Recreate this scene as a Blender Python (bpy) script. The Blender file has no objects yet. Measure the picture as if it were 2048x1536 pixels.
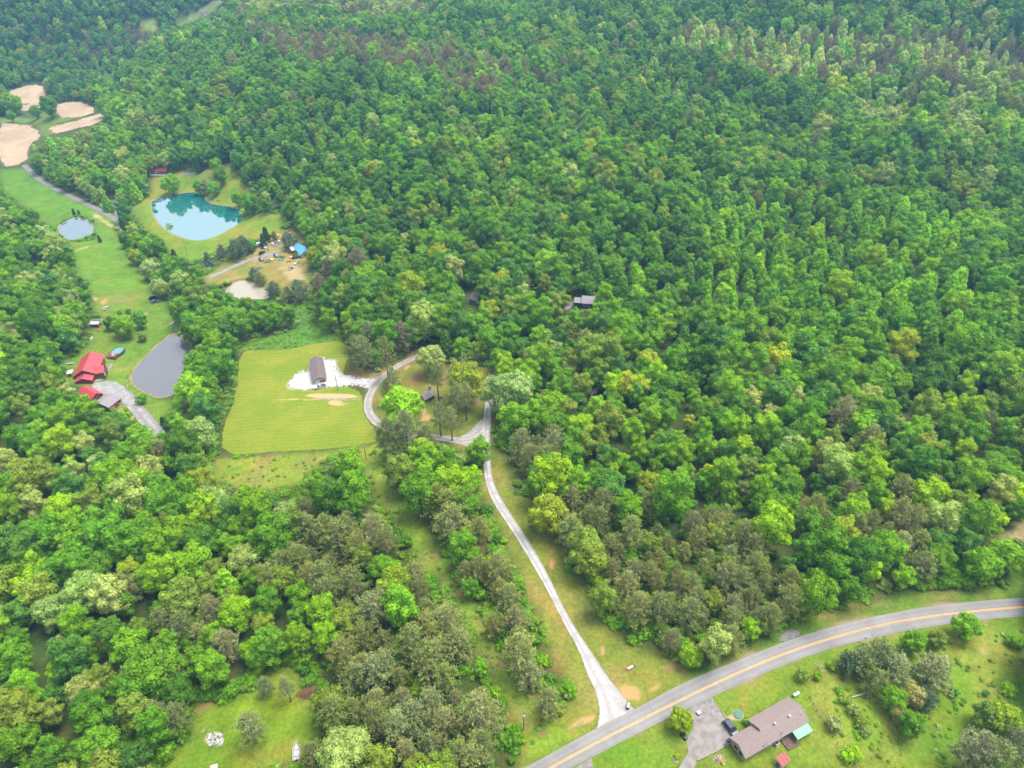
import bpy, math, random
import numpy as np
from mathutils import Vector, Matrix
R = random.Random(7)
NR = np.random.RandomState(11)
sc = bpy.context.scene
COL = sc.collection

# ------------------------------------------------------------------ camera
CAM_H = 170.0
PITCH = math.radians(36.0)
FPX = 1364.0                       # focal length in photograph pixels (2048 wide)
cam = bpy.data.cameras.new("camera")
cam.sensor_width = 36.0
cam.lens = FPX / 2048 * 36.0
cam.clip_end = 9000
cam.clip_start = 0.5
cam_o = bpy.data.objects.new("camera", cam)
COL.objects.link(cam_o)
cam_o.location = (0, 0, CAM_H)
cam_o.rotation_euler = (math.pi / 2 - PITCH, 0, 0)
sc.camera = cam_o

# ------------------------------------------------------------------ light
SUN_EL, SUN_AZ = math.radians(70), math.radians(75)       # azimuth from +Y towards +X
world = bpy.data.worlds.new("World")
sc.world = world
world.use_nodes = True
wt = world.node_tree
sky = wt.nodes.new("ShaderNodeTexSky")
sky.sky_type = 'NISHITA'
sky.sun_disc = False
sky.sun_elevation = SUN_EL
sky.sun_rotation = SUN_AZ
sky.air_density = 0.22
sky.dust_density = 10.0
sky.ozone_density = 0.6
sky.altitude = 200
bg = wt.nodes["Background"]
bg.inputs[1].default_value = 0.10
veil = wt.nodes.new("ShaderNodeMix")              # thin overcast: the clear sky whitened evenly
veil.data_type = 'RGBA'
veil.inputs[0].default_value = 0.75
veil.inputs[7].default_value = (3.9, 4.2, 4.5, 1)
wt.links.new(sky.outputs[0], veil.inputs[6])
wt.links.new(veil.outputs[2], bg.inputs[0])
sun = bpy.data.lights.new("sun", 'SUN')
sun.energy = 1.5
sun.angle = math.radians(32)
sun.color = (1.0, 0.95, 0.87)
sun_o = bpy.data.objects.new("sun", sun)
COL.objects.link(sun_o)
sd = Vector((math.sin(SUN_AZ) * math.cos(SUN_EL), math.cos(SUN_AZ) * math.cos(SUN_EL), math.sin(SUN_EL)))
sun_o.rotation_euler = sd.to_track_quat('Z', 'Y').to_euler()
sun_o.location = sd * 300
sc.view_settings.view_transform = 'Standard'
sc.view_settings.look = 'None'
sc.view_settings.gamma = 1
sc.view_settings.use_curve_mapping = False
sc.view_settings.exposure = 2.06
sc.render.engine = 'CYCLES'
sc.cycles.max_bounces = 6
sc.cycles.diffuse_bounces = 3
sc.cycles.transmission_bounces = 3
sc.cycles.transparent_max_bounces = 8
sc.cycles.use_denoising = True
sc.cycles.denoiser = 'OPENIMAGEDENOISE'
sc.cycles.denoising_input_passes = 'RGB_ALBEDO_NORMAL'
HAZE_DENSITY = 0.00017

# ------------------------------------------------------------------ camera geometry and terrain
CP, SP = math.cos(PITCH), math.sin(PITCH)


def ray(px, py):
    u = (np.asarray(px, float) - 1024) / FPX
    v = (np.asarray(py, float) - 768) / FPX
    return np.stack([u, CP - v * SP, -SP - v * CP], -1)


def project(p):
    p = np.asarray(p, float)
    z = p[..., 1] * CP - (p[..., 2] - CAM_H) * SP
    v = -p[..., 1] * SP - (p[..., 2] - CAM_H) * CP
    return 1024 + FPX * p[..., 0] / z, 768 + FPX * v / z, z


CTRL = [(1024, 1536, 0), (1600, 1400, 0), (2048, 1200, 1), (2048, 1536, -2), (1200, 1440, 0), (400, 1500, -6), (0, 1500, -10),
        (0, 1200, -14), (300, 1000, -16), (700, 1150, -6), (1060, 1060, -2), (1500, 1100, -1), (2048, 900, 2),
        (970, 850, -9), (840, 780, -12), (640, 770, -17), (560, 880, -15), (320, 740, -22), (180, 740, -19), (0, 800, -12),
        (480, 580, -22), (590, 500, -20), (700, 560, -13), (150, 460, -24), (400, 430, -23), (310, 350, -20), (60, 290, -24),
        (150, 210, -22), (230, 580, -22), (0, 550, -8), (1180, 600, -4), (1000, 600, -8), (1500, 750, 0), (1700, 550, 6),
        (2048, 600, 10), (1400, 500, 4), (1700, 300, 24), (2048, 300, 26), (1250, 300, 16), (900, 350, 8), (650, 300, 8),
        (500, 200, 20), (800, 180, 30), (1100, 120, 40), (1500, 100, 50), (1900, 100, 58), (300, 180, 6), (450, 60, 42),
        (250, 90, 10), (100, 100, 10), (0, 100, 14), (100, 20, 50), (700, 30, 50), (1100, 20, 62), (1600, 10, 82), (2048, 10, 90)]
_c = []
for px, py, h in CTRL:
    d = ray(px, py)
    t = (h - CAM_H) / d[2]
    _c.append((d[0] * t, d[1] * t, h))
_c += [(-1500, 1700, 80), (0, 1700, 95), (1500, 1700, 105), (-1700, 700, 40), (1700, 700, 60), (-1200, 0, 0), (1200, 0, 10),
       (0, -300, -5), (-1500, -1500, 0), (1500, -1500, 0), (-2500, 2600, 90), (2500, 2600, 100), (0, 2600, 100), (-300, 60, -10), (300, 60, 0)]
_c = np.array(_c, float)
_S = 300.0


def _tpsk(r2):
    return 0.5 * r2 * np.log(r2 + 1e-9)


def _solve():
    xy = _c[:, :2] / _S
    n = len(xy)
    d2 = ((xy[:, None] - xy[None]) ** 2).sum(-1)
    K = _tpsk(d2) + np.eye(n) * 0.004
    P = np.c_[np.ones(n), xy]
    A = np.zeros((n + 3, n + 3))
    A[:n, :n] = K
    A[:n, n:] = P
    A[n:, :n] = P.T
    return np.linalg.solve(A, np.r_[_c[:, 2], 0, 0, 0]), xy


_W, _XY = _solve()


def tps(x, y):
    x = np.asarray(x, float)
    y = np.asarray(y, float)
    xs, ys = x / _S, y / _S
    out = _W[-3] + _W[-2] * xs + _W[-1] * ys
    for (cx, cy), w in zip(_XY, _W):
        out = out + w * _tpsk((xs - cx) ** 2 + (ys - cy) ** 2)
    m = np.clip((ys * _S - 270) / 160, 0, 1) * np.clip(np.maximum((xs * _S + 60) / 120, (ys * _S - 640) / 120), 0, 1)
    out = out + 8.0 * m * m * (3 - 2 * m) * (np.sin(x / 42 + .8 * np.sin(y / 47)) * np.cos(y / 55 - x / 80) + .5 * np.sin(x / 19 + y / 37))
    return np.clip(out, -26, 125)


def poly_sdf(x, y, poly):
    """signed distance to a polygon, negative inside"""
    x = np.asarray(x, float)
    y = np.asarray(y, float)
    d = np.full(x.shape, 1e18)
    s = np.ones(x.shape)
    n = len(poly)
    for i in range(n):
        ax, ay = poly[i]
        bx, by = poly[i - 1]
        ex, ey = bx - ax, by - ay
        wx, wy = x - ax, y - ay
        t = np.clip((wx * ex + wy * ey) / (ex * ex + ey * ey + 1e-12), 0, 1)
        d = np.minimum(d, (wx - ex * t) ** 2 + (wy - ey * t) ** 2)
        c1, c2, c3 = y >= ay, y < by, ex * wy > ey * wx
        flip = (c1 & c2 & c3) | (~c1 & ~c2 & ~c3)
        s = np.where(flip, -s, s)
    return s * np.sqrt(d)


def sstep(a, b, x):
    t = np.clip((x - a) / (b - a), 0, 1)
    return t * t * (3 - 2 * t)


def smooth_poly(pts, it=2):
    p = np.array(pts, float)
    for _ in range(it):
        q = np.roll(p, -1, 0)
        a = p * .75 + q * .25
        b = p * .25 + q * .75
        p = np.stack([a, b], 1).reshape(-1, 2)
    return p


def smooth_line(pts, it=2):
    p = np.array(pts, float)
    for _ in range(it):
        a = p[:-1] * .75 + p[1:] * .25
        b = p[:-1] * .25 + p[1:] * .75
        m = np.stack([a, b], 1).reshape(-1, p.shape[1])
        p = np.concatenate([p[:1], m, p[-1:]])
    return p


PONDS = {}


def H(x, y):
    h = tps(x, y)
    for nm, (zw, poly, lo, hi) in PONDS.items():
        x_, y_ = np.asarray(x, float), np.asarray(y, float)
        m = (x_ > lo[0] - 20) & (x_ < hi[0] + 20) & (y_ > lo[1] - 20) & (y_ < hi[1] + 20)
        if not np.any(m):
            continue
        if h.ndim == 0:
            d = poly_sdf(x_, y_, poly)
            h = float((zw + np.clip(d * .25, -1.5, .45)) * (1 - sstep(1, 18, d)) + h * sstep(1, 18, d))
            h = np.asarray(h)
        else:
            d = poly_sdf(x_[m], y_[m], poly)
            w = sstep(1, 18, d)
            h = h.copy()
            h[m] = (zw + np.clip(d * .25, -1.5, .45)) * (1 - w) + h[m] * w
    return h


def P(px, py, lift=0.0):
    """where the photograph's pixel meets the terrain raised by lift"""
    d = ray(px, py)
    shp = d.shape[:-1]
    d = d.reshape(-1, 3)
    lift_ = np.broadcast_to(np.asarray(lift, float), shp).reshape(-1)
    ts = np.geomspace(60, 2600, 260)
    out = np.empty((len(d), 3))
    X = d[:, None, :] * ts[None, :, None]
    f = CAM_H + X[..., 2] - tps(X[..., 0], X[..., 1]) - lift_[:, None]
    k = np.argmax(f < 0, 1)
    k = np.where((f < 0).any(1), k, len(ts) - 1)
    lo, hi = ts[np.maximum(k - 1, 0)], ts[k]
    for _ in range(16):
        mid = (lo + hi) / 2
        fm = CAM_H + d[:, 2] * mid - H(d[:, 0] * mid, d[:, 1] * mid) - lift_
        lo = np.where(fm > 0, mid, lo)
        hi = np.where(fm > 0, hi, mid)
    p = d * ((lo + hi) / 2)[:, None]
    p[:, 2] += CAM_H
    return p.reshape(shp + (3,))


def PP(pts, lift=0.0):
    a = np.array(pts, float)
    return P(a[:, 0], a[:, 1], lift)


# value noise for numpy
_G = NR.rand(256, 256)


def vnoise(x, y):
    xi, yi = np.floor(x).astype(int), np.floor(y).astype(int)
    fx, fy = x - xi, y - yi
    fx, fy = fx * fx * (3 - 2 * fx), fy * fy * (3 - 2 * fy)
    g = lambda a, b: _G[a % 256, b % 256]
    return (g(xi, yi) * (1 - fx) + g(xi + 1, yi) * fx) * (1 - fy) + (g(xi, yi + 1) * (1 - fx) + g(xi + 1, yi + 1) * fx) * fy


def fbm(x, y, o=3):
    s, a, t = 0, 1, 0
    for i in range(o):
        s = s + a * vnoise(x * 2 ** i + 17 * i, y * 2 ** i + 31 * i)
        t += a
        a *= .5
    return s / t


# ------------------------------------------------------------------ object helpers
def tag(o, label=None, cat=None, group=None, kind=None):
    if label: o["label"] = label
    if cat: o["category"] = cat
    if group: o["group"] = group
    if kind: o["kind"] = kind
    return o


def thing(name, label, cat, loc=(0, 0, 0), rz=0.0, group=None):
    o = bpy.data.objects.new(name, None)
    COL.objects.link(o)
    o.empty_display_size = .3
    o.location = [float(v) for v in loc]
    o.rotation_euler = (0, 0, float(rz))
    return tag(o, label, cat, group)


def link(name, mesh, parent=None):
    o = bpy.data.objects.new(name, mesh)
    COL.objects.link(o)
    if parent is not None:
        o.parent = parent
    return o


def np_mesh(name, v, quads=None, tris=None, mats=(), mi=None, smooth=False):
    me = bpy.data.meshes.new(name)
    v = np.asarray(v, np.float32)
    me.vertices.add(len(v))
    me.vertices.foreach_set("co", v.ravel())
    loops, starts, n = [], [], 0
    if quads is not None and len(quads):
        q = np.asarray(quads, np.int32)
        loops.append(q.ravel())
        starts.append(np.arange(len(q)) * 4)
        n += len(q) * 4
    if tris is not None and len(tris):
        t = np.asarray(tris, np.int32)
        loops.append(t.ravel())
        starts.append(n + np.arange(len(t)) * 3)
    lp, st = np.concatenate(loops).astype(np.int32), np.concatenate(starts).astype(np.int32)
    me.loops.add(len(lp))
    me.loops.foreach_set("vertex_index", lp)
    me.polygons.add(len(st))
    me.polygons.foreach_set("loop_start", st)
    for m in mats: me.materials.append(m)
    if mi is not None:
        me.polygons.foreach_set("material_index", np.asarray(mi, np.int32))
    me.update(calc_edges=True)
    me.validate()
    if smooth:
        me.polygons.foreach_set("use_smooth", np.ones(len(st), bool))
    return me


class MB:
    """collects simple solids; build() links them as one mesh object"""

    def __init__(s):
        s.v, s.f = [], []

    def add(s, vs, fs):
        k = len(s.v)
        s.v += [tuple(map(float, p)) for p in vs]
        s.f += [tuple(k + i for i in f) for f in fs]
        return s

    def box(s, x0, x1, y0, y1, z0, z1, rot=0.0, c=None):
        vs = [(x, y, z) for z in (z0, z1) for x, y in ((x0, y0), (x1, y0), (x1, y1), (x0, y1))]
        if rot:
            cx, cy = c or ((x0 + x1) / 2, (y0 + y1) / 2)
            ca, sa = math.cos(rot), math.sin(rot)
            vs = [(cx + (x - cx) * ca - (y - cy) * sa, cy + (x - cx) * sa + (y - cy) * ca, z) for x, y, z in vs]
        return s.add(vs, [(3, 2, 1, 0), (4, 5, 6, 7), (0, 1, 5, 4), (1, 2, 6, 5), (2, 3, 7, 6), (3, 0, 4, 7)])

    def prism(s, prof, a, b, axis='x'):
        """profile (p,z) extruded from a to b along axis"""
        n = len(prof)
        mk = (lambda t, p, z: (t, p, z)) if axis == 'x' else (lambda t, p, z: (p, t, z))
        vs = [mk(a, p, z) for p, z in prof] + [mk(b, p, z) for p, z in prof]
        fs = [tuple(range(n)), tuple(range(2 * n - 1, n - 1, -1))] + [(i, i + n, (i + 1) % n + n, (i + 1) % n) for i in range(n)]
        if axis == 'x':
            fs = [tuple(reversed(f)) for f in fs]
        return s.add(vs, fs)

    def tube(s, p0, p1, r0, r1=None, n=8, cap=True):
        r1 = r0 if r1 is None else r1
        p0, p1 = Vector(p0), Vector(p1)
        d = (p1 - p0).normalized()
        a = d.orthogonal().normalized()
        b = d.cross(a)
        vs = []
        for p, r in ((p0, r0), (p1, r1)):
            for i in range(n):
                t = 2 * math.pi * i / n
                vs.append(p + a * (math.cos(t) * r) + b * (math.sin(t) * r))
        fs = [(i, (i + 1) % n, (i + 1) % n + n, i + n) for i in range(n)]
        if cap:
            fs += [tuple(range(n - 1, -1, -1)), tuple(range(n, 2 * n))]
        return s.add(vs, fs)

    def lathe(s, prof, n=12, c=(0, 0)):
        vs, fs = [], []
        for r, z in prof:
            for i in range(n):
                t = 2 * math.pi * i / n
                vs.append((c[0] + r * math.cos(t), c[1] + r * math.sin(t), z))
        for j in range(len(prof) - 1):
            for i in range(n):
                fs.append((j * n + i, j * n + (i + 1) % n, (j + 1) * n + (i + 1) % n, (j + 1) * n + i))
        fs.append(tuple(range(n - 1, -1, -1)))
        fs.append(tuple((len(prof) - 1) * n + i for i in range(n)))
        return s.add(vs, fs)

    def build(s, name, mat, parent=None, smooth=False):
        me = bpy.data.meshes.new(name)
        me.from_pydata(s.v, [], s.f)
        me.materials.append(mat)
        if smooth:
            me.polygons.foreach_set("use_smooth", np.ones(len(me.polygons), bool))
        me.update()
        return link(name, me, parent)


# ------------------------------------------------------------------ materials
class NT:
    def __init__(s, name):
        s.m = bpy.data.materials.new(name)
        s.m.use_nodes = True
        s.t = s.m.node_tree
        s.t.nodes.clear()
        s.out = s.n("ShaderNodeOutputMaterial")

    def n(s, typ, ins=None, **kw):
        nd = s.t.nodes.new(typ)
        for k, v in kw.items(): setattr(nd, k, v)
        for k, v in (ins or {}).items(): s.set(nd.inputs[k], v)
        return nd

    def set(s, sock, v):
        if isinstance(v, bpy.types.NodeSocket):
            s.t.links.new(v, sock)
        elif isinstance(v, bpy.types.Node):
            s.t.links.new(v.outputs[0], sock)
        else:
            if hasattr(sock.default_value, '__len__') and len(sock.default_value) == 4 and len(v) == 3:
                v = (*v, 1)
            sock.default_value = v

    def coord(s, which='Object'):
        return s.n("ShaderNodeTexCoord").outputs[which]

    def noise(s, scale, detail=3, rough=.6, vec=None, dist=0.0):
        nd = s.n("ShaderNodeTexNoise", {'Scale': scale, 'Detail': detail, 'Roughness': rough, 'Distortion': dist})
        s.set(nd.inputs['Vector'], vec if vec is not None else s.coord())
        return nd.outputs['Fac']

    def ramp(s, fac, a, b, lo=0.0, hi=1.0):
        nd = s.n("ShaderNodeMapRange", {'Value': fac, 'From Min': a, 'From Max': b, 'To Min': lo, 'To Max': hi})
        nd.interpolation_type = 'SMOOTHSTEP'
        return nd.outputs[0]

    def mix(s, fac, a, b, mode='MIX'):
        nd = s.n("ShaderNodeMix", data_type='RGBA', blend_type=mode)
        s.set(nd.inputs[0], fac)
        s.set(nd.inputs[6], a)
        s.set(nd.inputs[7], b)
        return nd.outputs[2]

    def math(s, op, a, b=0.0):
        nd = s.n("ShaderNodeMath", operation=op)
        s.set(nd.inputs[0], a)
        s.set(nd.inputs[1], b)
        return nd.outputs[0]

    def attr(s, name, typ='GEOMETRY', out='Color'):
        return s.n("ShaderNodeAttribute", attribute_name=name, attribute_type=typ).outputs[out]

    def bump(s, h, strength=.3, dist=.05):
        return s.n("ShaderNodeBump", {'Strength': strength, 'Distance': dist, 'Height': h}).outputs[0]

    def bsdf(s, col, rough=.8, metal=0.0, spec=.3, normal=None, alpha=None):
        nd = s.n("ShaderNodeBsdfPrincipled", {'Base Color': col, 'Roughness': rough, 'Metallic': metal, 'Specular IOR Level': spec})
        if normal is not None: s.set(nd.inputs['Normal'], normal)
        if alpha is not None: s.set(nd.inputs['Alpha'], alpha)
        return nd

    def done(s, sh, vol=None):
        s.set(s.out.inputs[0], sh)
        return s.m


def plain(name, col, rough=.6, var=.15, scale=3.0, metal=0.0, spec=.3, streak=None):
    n = NT(name)
    f = n.noise(scale, 4)
    k = n.ramp(f, .3, .7, 1 - var, 1 + var)
    c = n.mix(1.0, (*col, 1), n.n("ShaderNodeCombineColor", {0: k, 1: k, 2: k}), 'MULTIPLY')
    return n.done(n.bsdf(c, rough, metal, spec, n.bump(f, .15, .02)))


def leaf_mat(name, trans=.3, rnd=.22):
    n = NT(name)
    t = n.attr("tint", 'INSTANCER')
    isl = n.n("ShaderNodeNewGeometry").outputs['Random Per Island']
    k1 = n.ramp(isl, 0, 1, 1 - rnd, 1 + rnd)
    k2 = n.ramp(n.noise(.35, 2), .3, .7, .78, 1.22)
    k = n.math('MULTIPLY', k1, k2)
    c = n.mix(1.0, t, n.n("ShaderNodeCombineColor", {0: k, 1: k, 2: k}), 'MULTIPLY')
    c2 = n.mix(.12, c, (.20, .22, .03))
    d = n.n("ShaderNodeBsdfDiffuse", {'Color': c2})
    tr = n.n("ShaderNodeBsdfTranslucent", {'Color': n.mix(1.0, c2, (1.3, 1.35, .7), 'MULTIPLY')})
    s1 = n.n("ShaderNodeMixShader", {0: trans, 1: d, 2: tr})
    return n.done(s1)


M = {}
M['leaf'] = leaf_mat("foliage")
M['needle'] = leaf_mat("pine_needles", .2, .3)
M['bark'] = plain("bark", (.10, .075, .055), .9, .35, 6)
M['pinebark'] = plain("pine_bark", (.085, .06, .045), .9, .3, 5)
M['branch'] = plain("pine_branch", (.31, .275, .21), .9, .25, 5)
M['dead'] = plain("dead_wood", (.34, .31, .29), .9, .2, 5)

# ------------------------------------------------------------------ tree prototypes (metres)
def ico():
    t = (1 + 5 ** .5) / 2
    v = np.array([(-1, t, 0), (1, t, 0), (-1, -t, 0), (1, -t, 0), (0, -1, t), (0, 1, t), (0, -1, -t), (0, 1, -t), (t, 0, -1), (t, 0, 1), (-t, 0, -1), (-t, 0, 1)], float)
    v /= np.linalg.norm(v[0])
    f = [(0, 11, 5), (0, 5, 1), (0, 1, 7), (0, 7, 10), (0, 10, 11), (1, 5, 9), (5, 11, 4), (11, 10, 2), (10, 7, 6), (7, 1, 8),
         (3, 9, 4), (3, 4, 2), (3, 2, 6), (3, 6, 8), (3, 8, 9), (4, 9, 5), (2, 4, 11), (6, 2, 10), (8, 6, 7), (9, 8, 1)]
    return v, np.array(f)


ICO = ico()


def quads_from(c, nrm, tang, w, l, fold=.0):
    """leaf rhombi at c with normal nrm, long axis tang"""
    b = np.cross(nrm, tang)
    v = np.stack([c - tang * l[:, None], c + b * w[:, None] + nrm * (fold * w)[:, None], c + tang * l[:, None], c - b * w[:, None] + nrm * (fold * w)[:, None]], 1)
    return v.reshape(-1, 3), np.arange(len(c) * 4).reshape(-1, 4)


def unit(a):
    return a / (np.linalg.norm(a, axis=-1, keepdims=True) + 1e-9)


def lobed_crown(rs, lobes, dens, leaf, jitter=.32, up=.22, core=.70):
    """lobes: (x,y,z,r, squash). leaves lie over the lobes' outer skins"""
    L = np.array(lobes, float)
    cs, ns = [], []
    vs, tris, k = [], [], 0
    ctr = L[:, :3].mean(0)
    for x, y, z, r, sq in L:
        m = int(dens * r * r)
        d = unit(rs.normal(size=(m, 3)))
        rad = r * (1 + rs.uniform(-.13, .16, m))
        p = np.array([x, y, z]) + d * rad[:, None] * np.array([1, 1, sq])
        q = (p[:, None] - L[None, :, :3]) / np.array([1, 1, sq])
        ins = (np.linalg.norm(q, axis=2) < L[None, :, 3] * .86).any(1)
        keep = ~ins
        p, d = p[keep], d[keep]
        cs.append(p)
        ns.append(d)
        iv = ICO[0] * r * core * np.array([1, 1, sq]) + np.array([x, y, z])
        vs.append(iv)
        tris.append(ICO[1] + k)
        k += 12
    c, nn = np.concatenate(cs), np.concatenate(ns)
    nn = unit(nn + rs.normal(size=nn.shape) * jitter + np.array([0, 0, up]))
    tg = unit(np.cross(nn, rs.normal(size=nn.shape)))
    s = rs.uniform(.6, 1.25, len(c)) * leaf
    v, q = quads_from(c, nn, tg, s * .55, s, .25)
    cv, ct = np.concatenate(vs), np.concatenate(tris)
    V = np.concatenate([v, cv])
    return V, q, ct + len(v)


def trunk_mesh(rs, height, r, limbs, name, mat, lean=.03):
    mb = MB()
    p = Vector((0, 0, -.6))
    segs = 4
    pts = [p]
    for i in range(1, segs + 1):
        pts.append(Vector((rs.uniform(-lean, lean) * height, rs.uniform(-lean, lean) * height, height * i / segs)))
    for i in range(segs):
        mb.tube(pts[i], pts[i + 1], r * (1 - .8 * i / segs) * (1.25 if i == 0 else 1), r * (1 - .8 * (i + 1) / segs), 6, False)
    for (x, y, z) in limbs:
        zb = min(height * .85, max(height * .3, z * .62))
        mb.tube((pts[2].x * zb / height, pts[2].y * zb / height, zb), (x, y, z), r * .38, r * .08, 4, False)
    me = bpy.data.meshes.new(name)
    me.from_pydata(mb.v, [], mb.f)
    me.materials.append(mat)
    me.update()
    return me


def make_broad(seed, Ht=16.0, Rc=5.0, base=.08, n=14, style='round', leaf=.27, dens=70):
    rs = np.random.RandomState(seed)
    lob = []
    n = max(10, int(n * .6))
    zc = Ht * (base + (1 - base) * .52)
    hz = Ht * (1 - base) * .5
    for i in range(n):
        t = (i + .5) / n
        sn = 1 - (1.72 if style == 'round' else 1.5) * t
        az = i * 2.39996 + rs.uniform(-.4, .4)
        ce = math.cos(math.asin(sn)) ** .8
        rr = Rc * rs.uniform(.48, .68)
        r = Rc * rs.uniform(.27, .38)
        zz = zc + (hz - r * 1.1) * rs.uniform(.82, 1.0) * sn
        c = np.array([rr * ce * math.cos(az), rr * ce * math.sin(az), zz])
        lob.append((*c, r, rs.uniform(.8, 1.0)))
        out = unit(np.array([math.cos(az) * ce, math.sin(az) * ce, sn * .9 + .25]))
        for k in range(5):
            d = unit(out + rs.normal(size=3) * .62)
            q = r * rs.uniform(.40, .62)
            p = c + d * r * rs.uniform(.72, .95)
            lob.append((*p, q, rs.uniform(.75, .95)))
    for k, q in ((.25, .58), (-.1, .64), (-.5, .48)):
        lob.append((0, 0, zc + hz * k, Rc * q, 1.1))
    V, q, t = lobed_crown(rs, lob, dens, leaf, jitter=.32)
    cm = np_mesh("broad_crown", V, q, t, [M['leaf']])
    tm = trunk_mesh(rs, Ht * .75, Ht * .017 + .06, [l[:3] for l in lob[0:36:6]], "broad_trunk", M['bark'])
    return cm, tm, Ht, Rc


def make_cone(seed, Ht=19.0, Rc=3.6, base=.06, leaf=.30, dens=60):
    rs = np.random.RandomState(seed)
    lob = []
    n = 34
    for i in range(n):
        t = (i + .5) / n
        z = Ht * (base + (1 - base) * t ** .85 * .93)
        ring = Rc * (1 - t) ** .42 * .70 + .05
        az = i * 2.39996 + rs.uniform(-.3, .3)
        r = Rc * (.37 - .2 * t) * rs.uniform(.85, 1.15)
        lob.append((ring * math.cos(az), ring * math.sin(az), z, r, rs.uniform(1.1, 1.4)))
    for k in range(7):
        t = k / 7
        lob.append((0, 0, Ht * (base + .08 + (1 - base) * .9 * t), Rc * (1 - t) ** .42 * .74 + .1, 1.2))
    lob.append((0, 0, Ht * .97, Rc * .1, 2.2))
    V, q, t = lobed_crown(rs, lob, dens, leaf, jitter=.35, up=.35, core=.85)
    cm = np_mesh("cone_crown", V, q, t, [M['leaf']])
    tm = trunk_mesh(rs, Ht * .85, Ht * .014 + .05, [], "cone_trunk", M['bark'])
    return cm, tm, Ht, Rc


def make_pine(seed, Ht=17.0, Rc=3.3, base=.18, thin=1.15, whorls=17):
    rs = np.random.RandomState(seed)
    C, N, T, Wd, Ln = [], [], [], [], []
    mb = MB()
    for w in range(whorls):
        t = w / (whorls - 1)
        z = Ht * (base + (1 - base) * t * .97)
        L = Rc * (1 - t ** 1.7) * (.75 + .5 * min(1, t * 3 + .3)) * .9 + .45
        nb = rs.randint(5, 7) if t < .9 else 4
        a0 = rs.uniform(0, 6.28)
        for b in range(nb):
            az = a0 + b * 2 * math.pi / nb + rs.uniform(-.3, .3)
            l = L * rs.uniform(.65, 1.15)
            rise = rs.uniform(.05, .35) + .6 * t
            d = np.array([math.cos(az), math.sin(az), rise])
            p0 = np.array([0, 0, z])
            p1 = p0 + d * l
            mb.tube(p0, p1, .075, .03, 3, False)
            m = int(max(4, l * 4.2 * thin))
            s = np.sqrt(rs.uniform(.12, 1.08, m))
            c = p0 + d * (l * s)[:, None] + rs.normal(size=(m, 3)) * np.array([.3, .3, .18]) * (.4 + .9 * s)[:, None]
            for j in range(7):
                dirn = unit(np.array([math.cos(az), math.sin(az), .55]) * .8 + rs.normal(size=(m, 3)) * .75)
                C.append(c + dirn * .2)
                T.append(dirn)
                N.append(unit(np.cross(dirn, rs.normal(size=(m, 3)))))
                Wd.append(rs.uniform(.055, .10, m))
                Ln.append(rs.uniform(.20, .36, m))
    v, q = quads_from(np.concatenate(C), np.concatenate(N), np.concatenate(T), np.concatenate(Wd), np.concatenate(Ln), .2)
    bv = np.array(mb.v)
    bf = np.array(mb.f) + len(v)
    V = np.concatenate([v, bv])
    Q = np.concatenate([q, bf])
    mi = np.r_[np.zeros(len(q)), np.ones(len(bf))]
    cm = np_mesh("pine_crown", V, Q, None, [M['needle'], M['branch']], mi)
    tm = trunk_mesh(rs, Ht * .97, Ht * .012 + .06, [], "pine_trunk", M['pinebark'], .012)
    return cm, tm, Ht, Rc


def make_bush(seed, Ht=2.6, Rc=1.7, n=9, leaf=.17, dens=150):
    rs = np.random.RandomState(seed)
    lob = []
    for i in range(n):
        az = i * 2.4 + rs.uniform(-.4, .4)
        rr = Rc * rs.uniform(.2, .72)
        r = Rc * rs.uniform(.28, .5)
        lob.append((rr * math.cos(az), rr * math.sin(az), Ht * rs.uniform(.3, .8) * (1 - .4 * rr / Rc), r, rs.uniform(.7, 1.0)))
    lob.append((0, 0, Ht * .4, Rc * .55, .8))
    V, q, t = lobed_crown(rs, lob, dens, leaf, jitter=.7)
    cm = np_mesh("bush_crown", V, q, t, [M['leaf']])
    tm = trunk_mesh(rs, Ht * .5, .07, [l[:3] for l in lob[:4]], "bush_stem", M['bark'])
    return cm, tm, Ht, Rc


def make_bare(seed, Ht=14.0):
    rs = np.random.RandomState(seed)
    mb = MB()

    def grow(p, d, l, r, lev):
        q = p + d * l
        mb.tube(p, q, r, r * .6, 5 if lev < 2 else 3, False)
        if lev >= 4: return
        for k in range(3 if lev else 5):
            f = rs.uniform(.45, 1.0)
            nd = (d + Vector(rs.normal(size=3) * .6)).normalized()
            if nd.z < 0: nd.z *= -.3
            grow(p + d * (l * f), nd, l * rs.uniform(.5, .72), r * .5, lev + 1)
    grow(Vector((0, 0, -.5)), Vector((rs.uniform(-.1, .1), rs.uniform(-.1, .1), 1)).normalized(), Ht * .42, Ht * .018, 0)
    me = bpy.data.meshes.new("bare_branches")
    me.from_pydata(mb.v, [], mb.f)
    me.materials.append(M['dead'])
    me.update()
    return me


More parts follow.
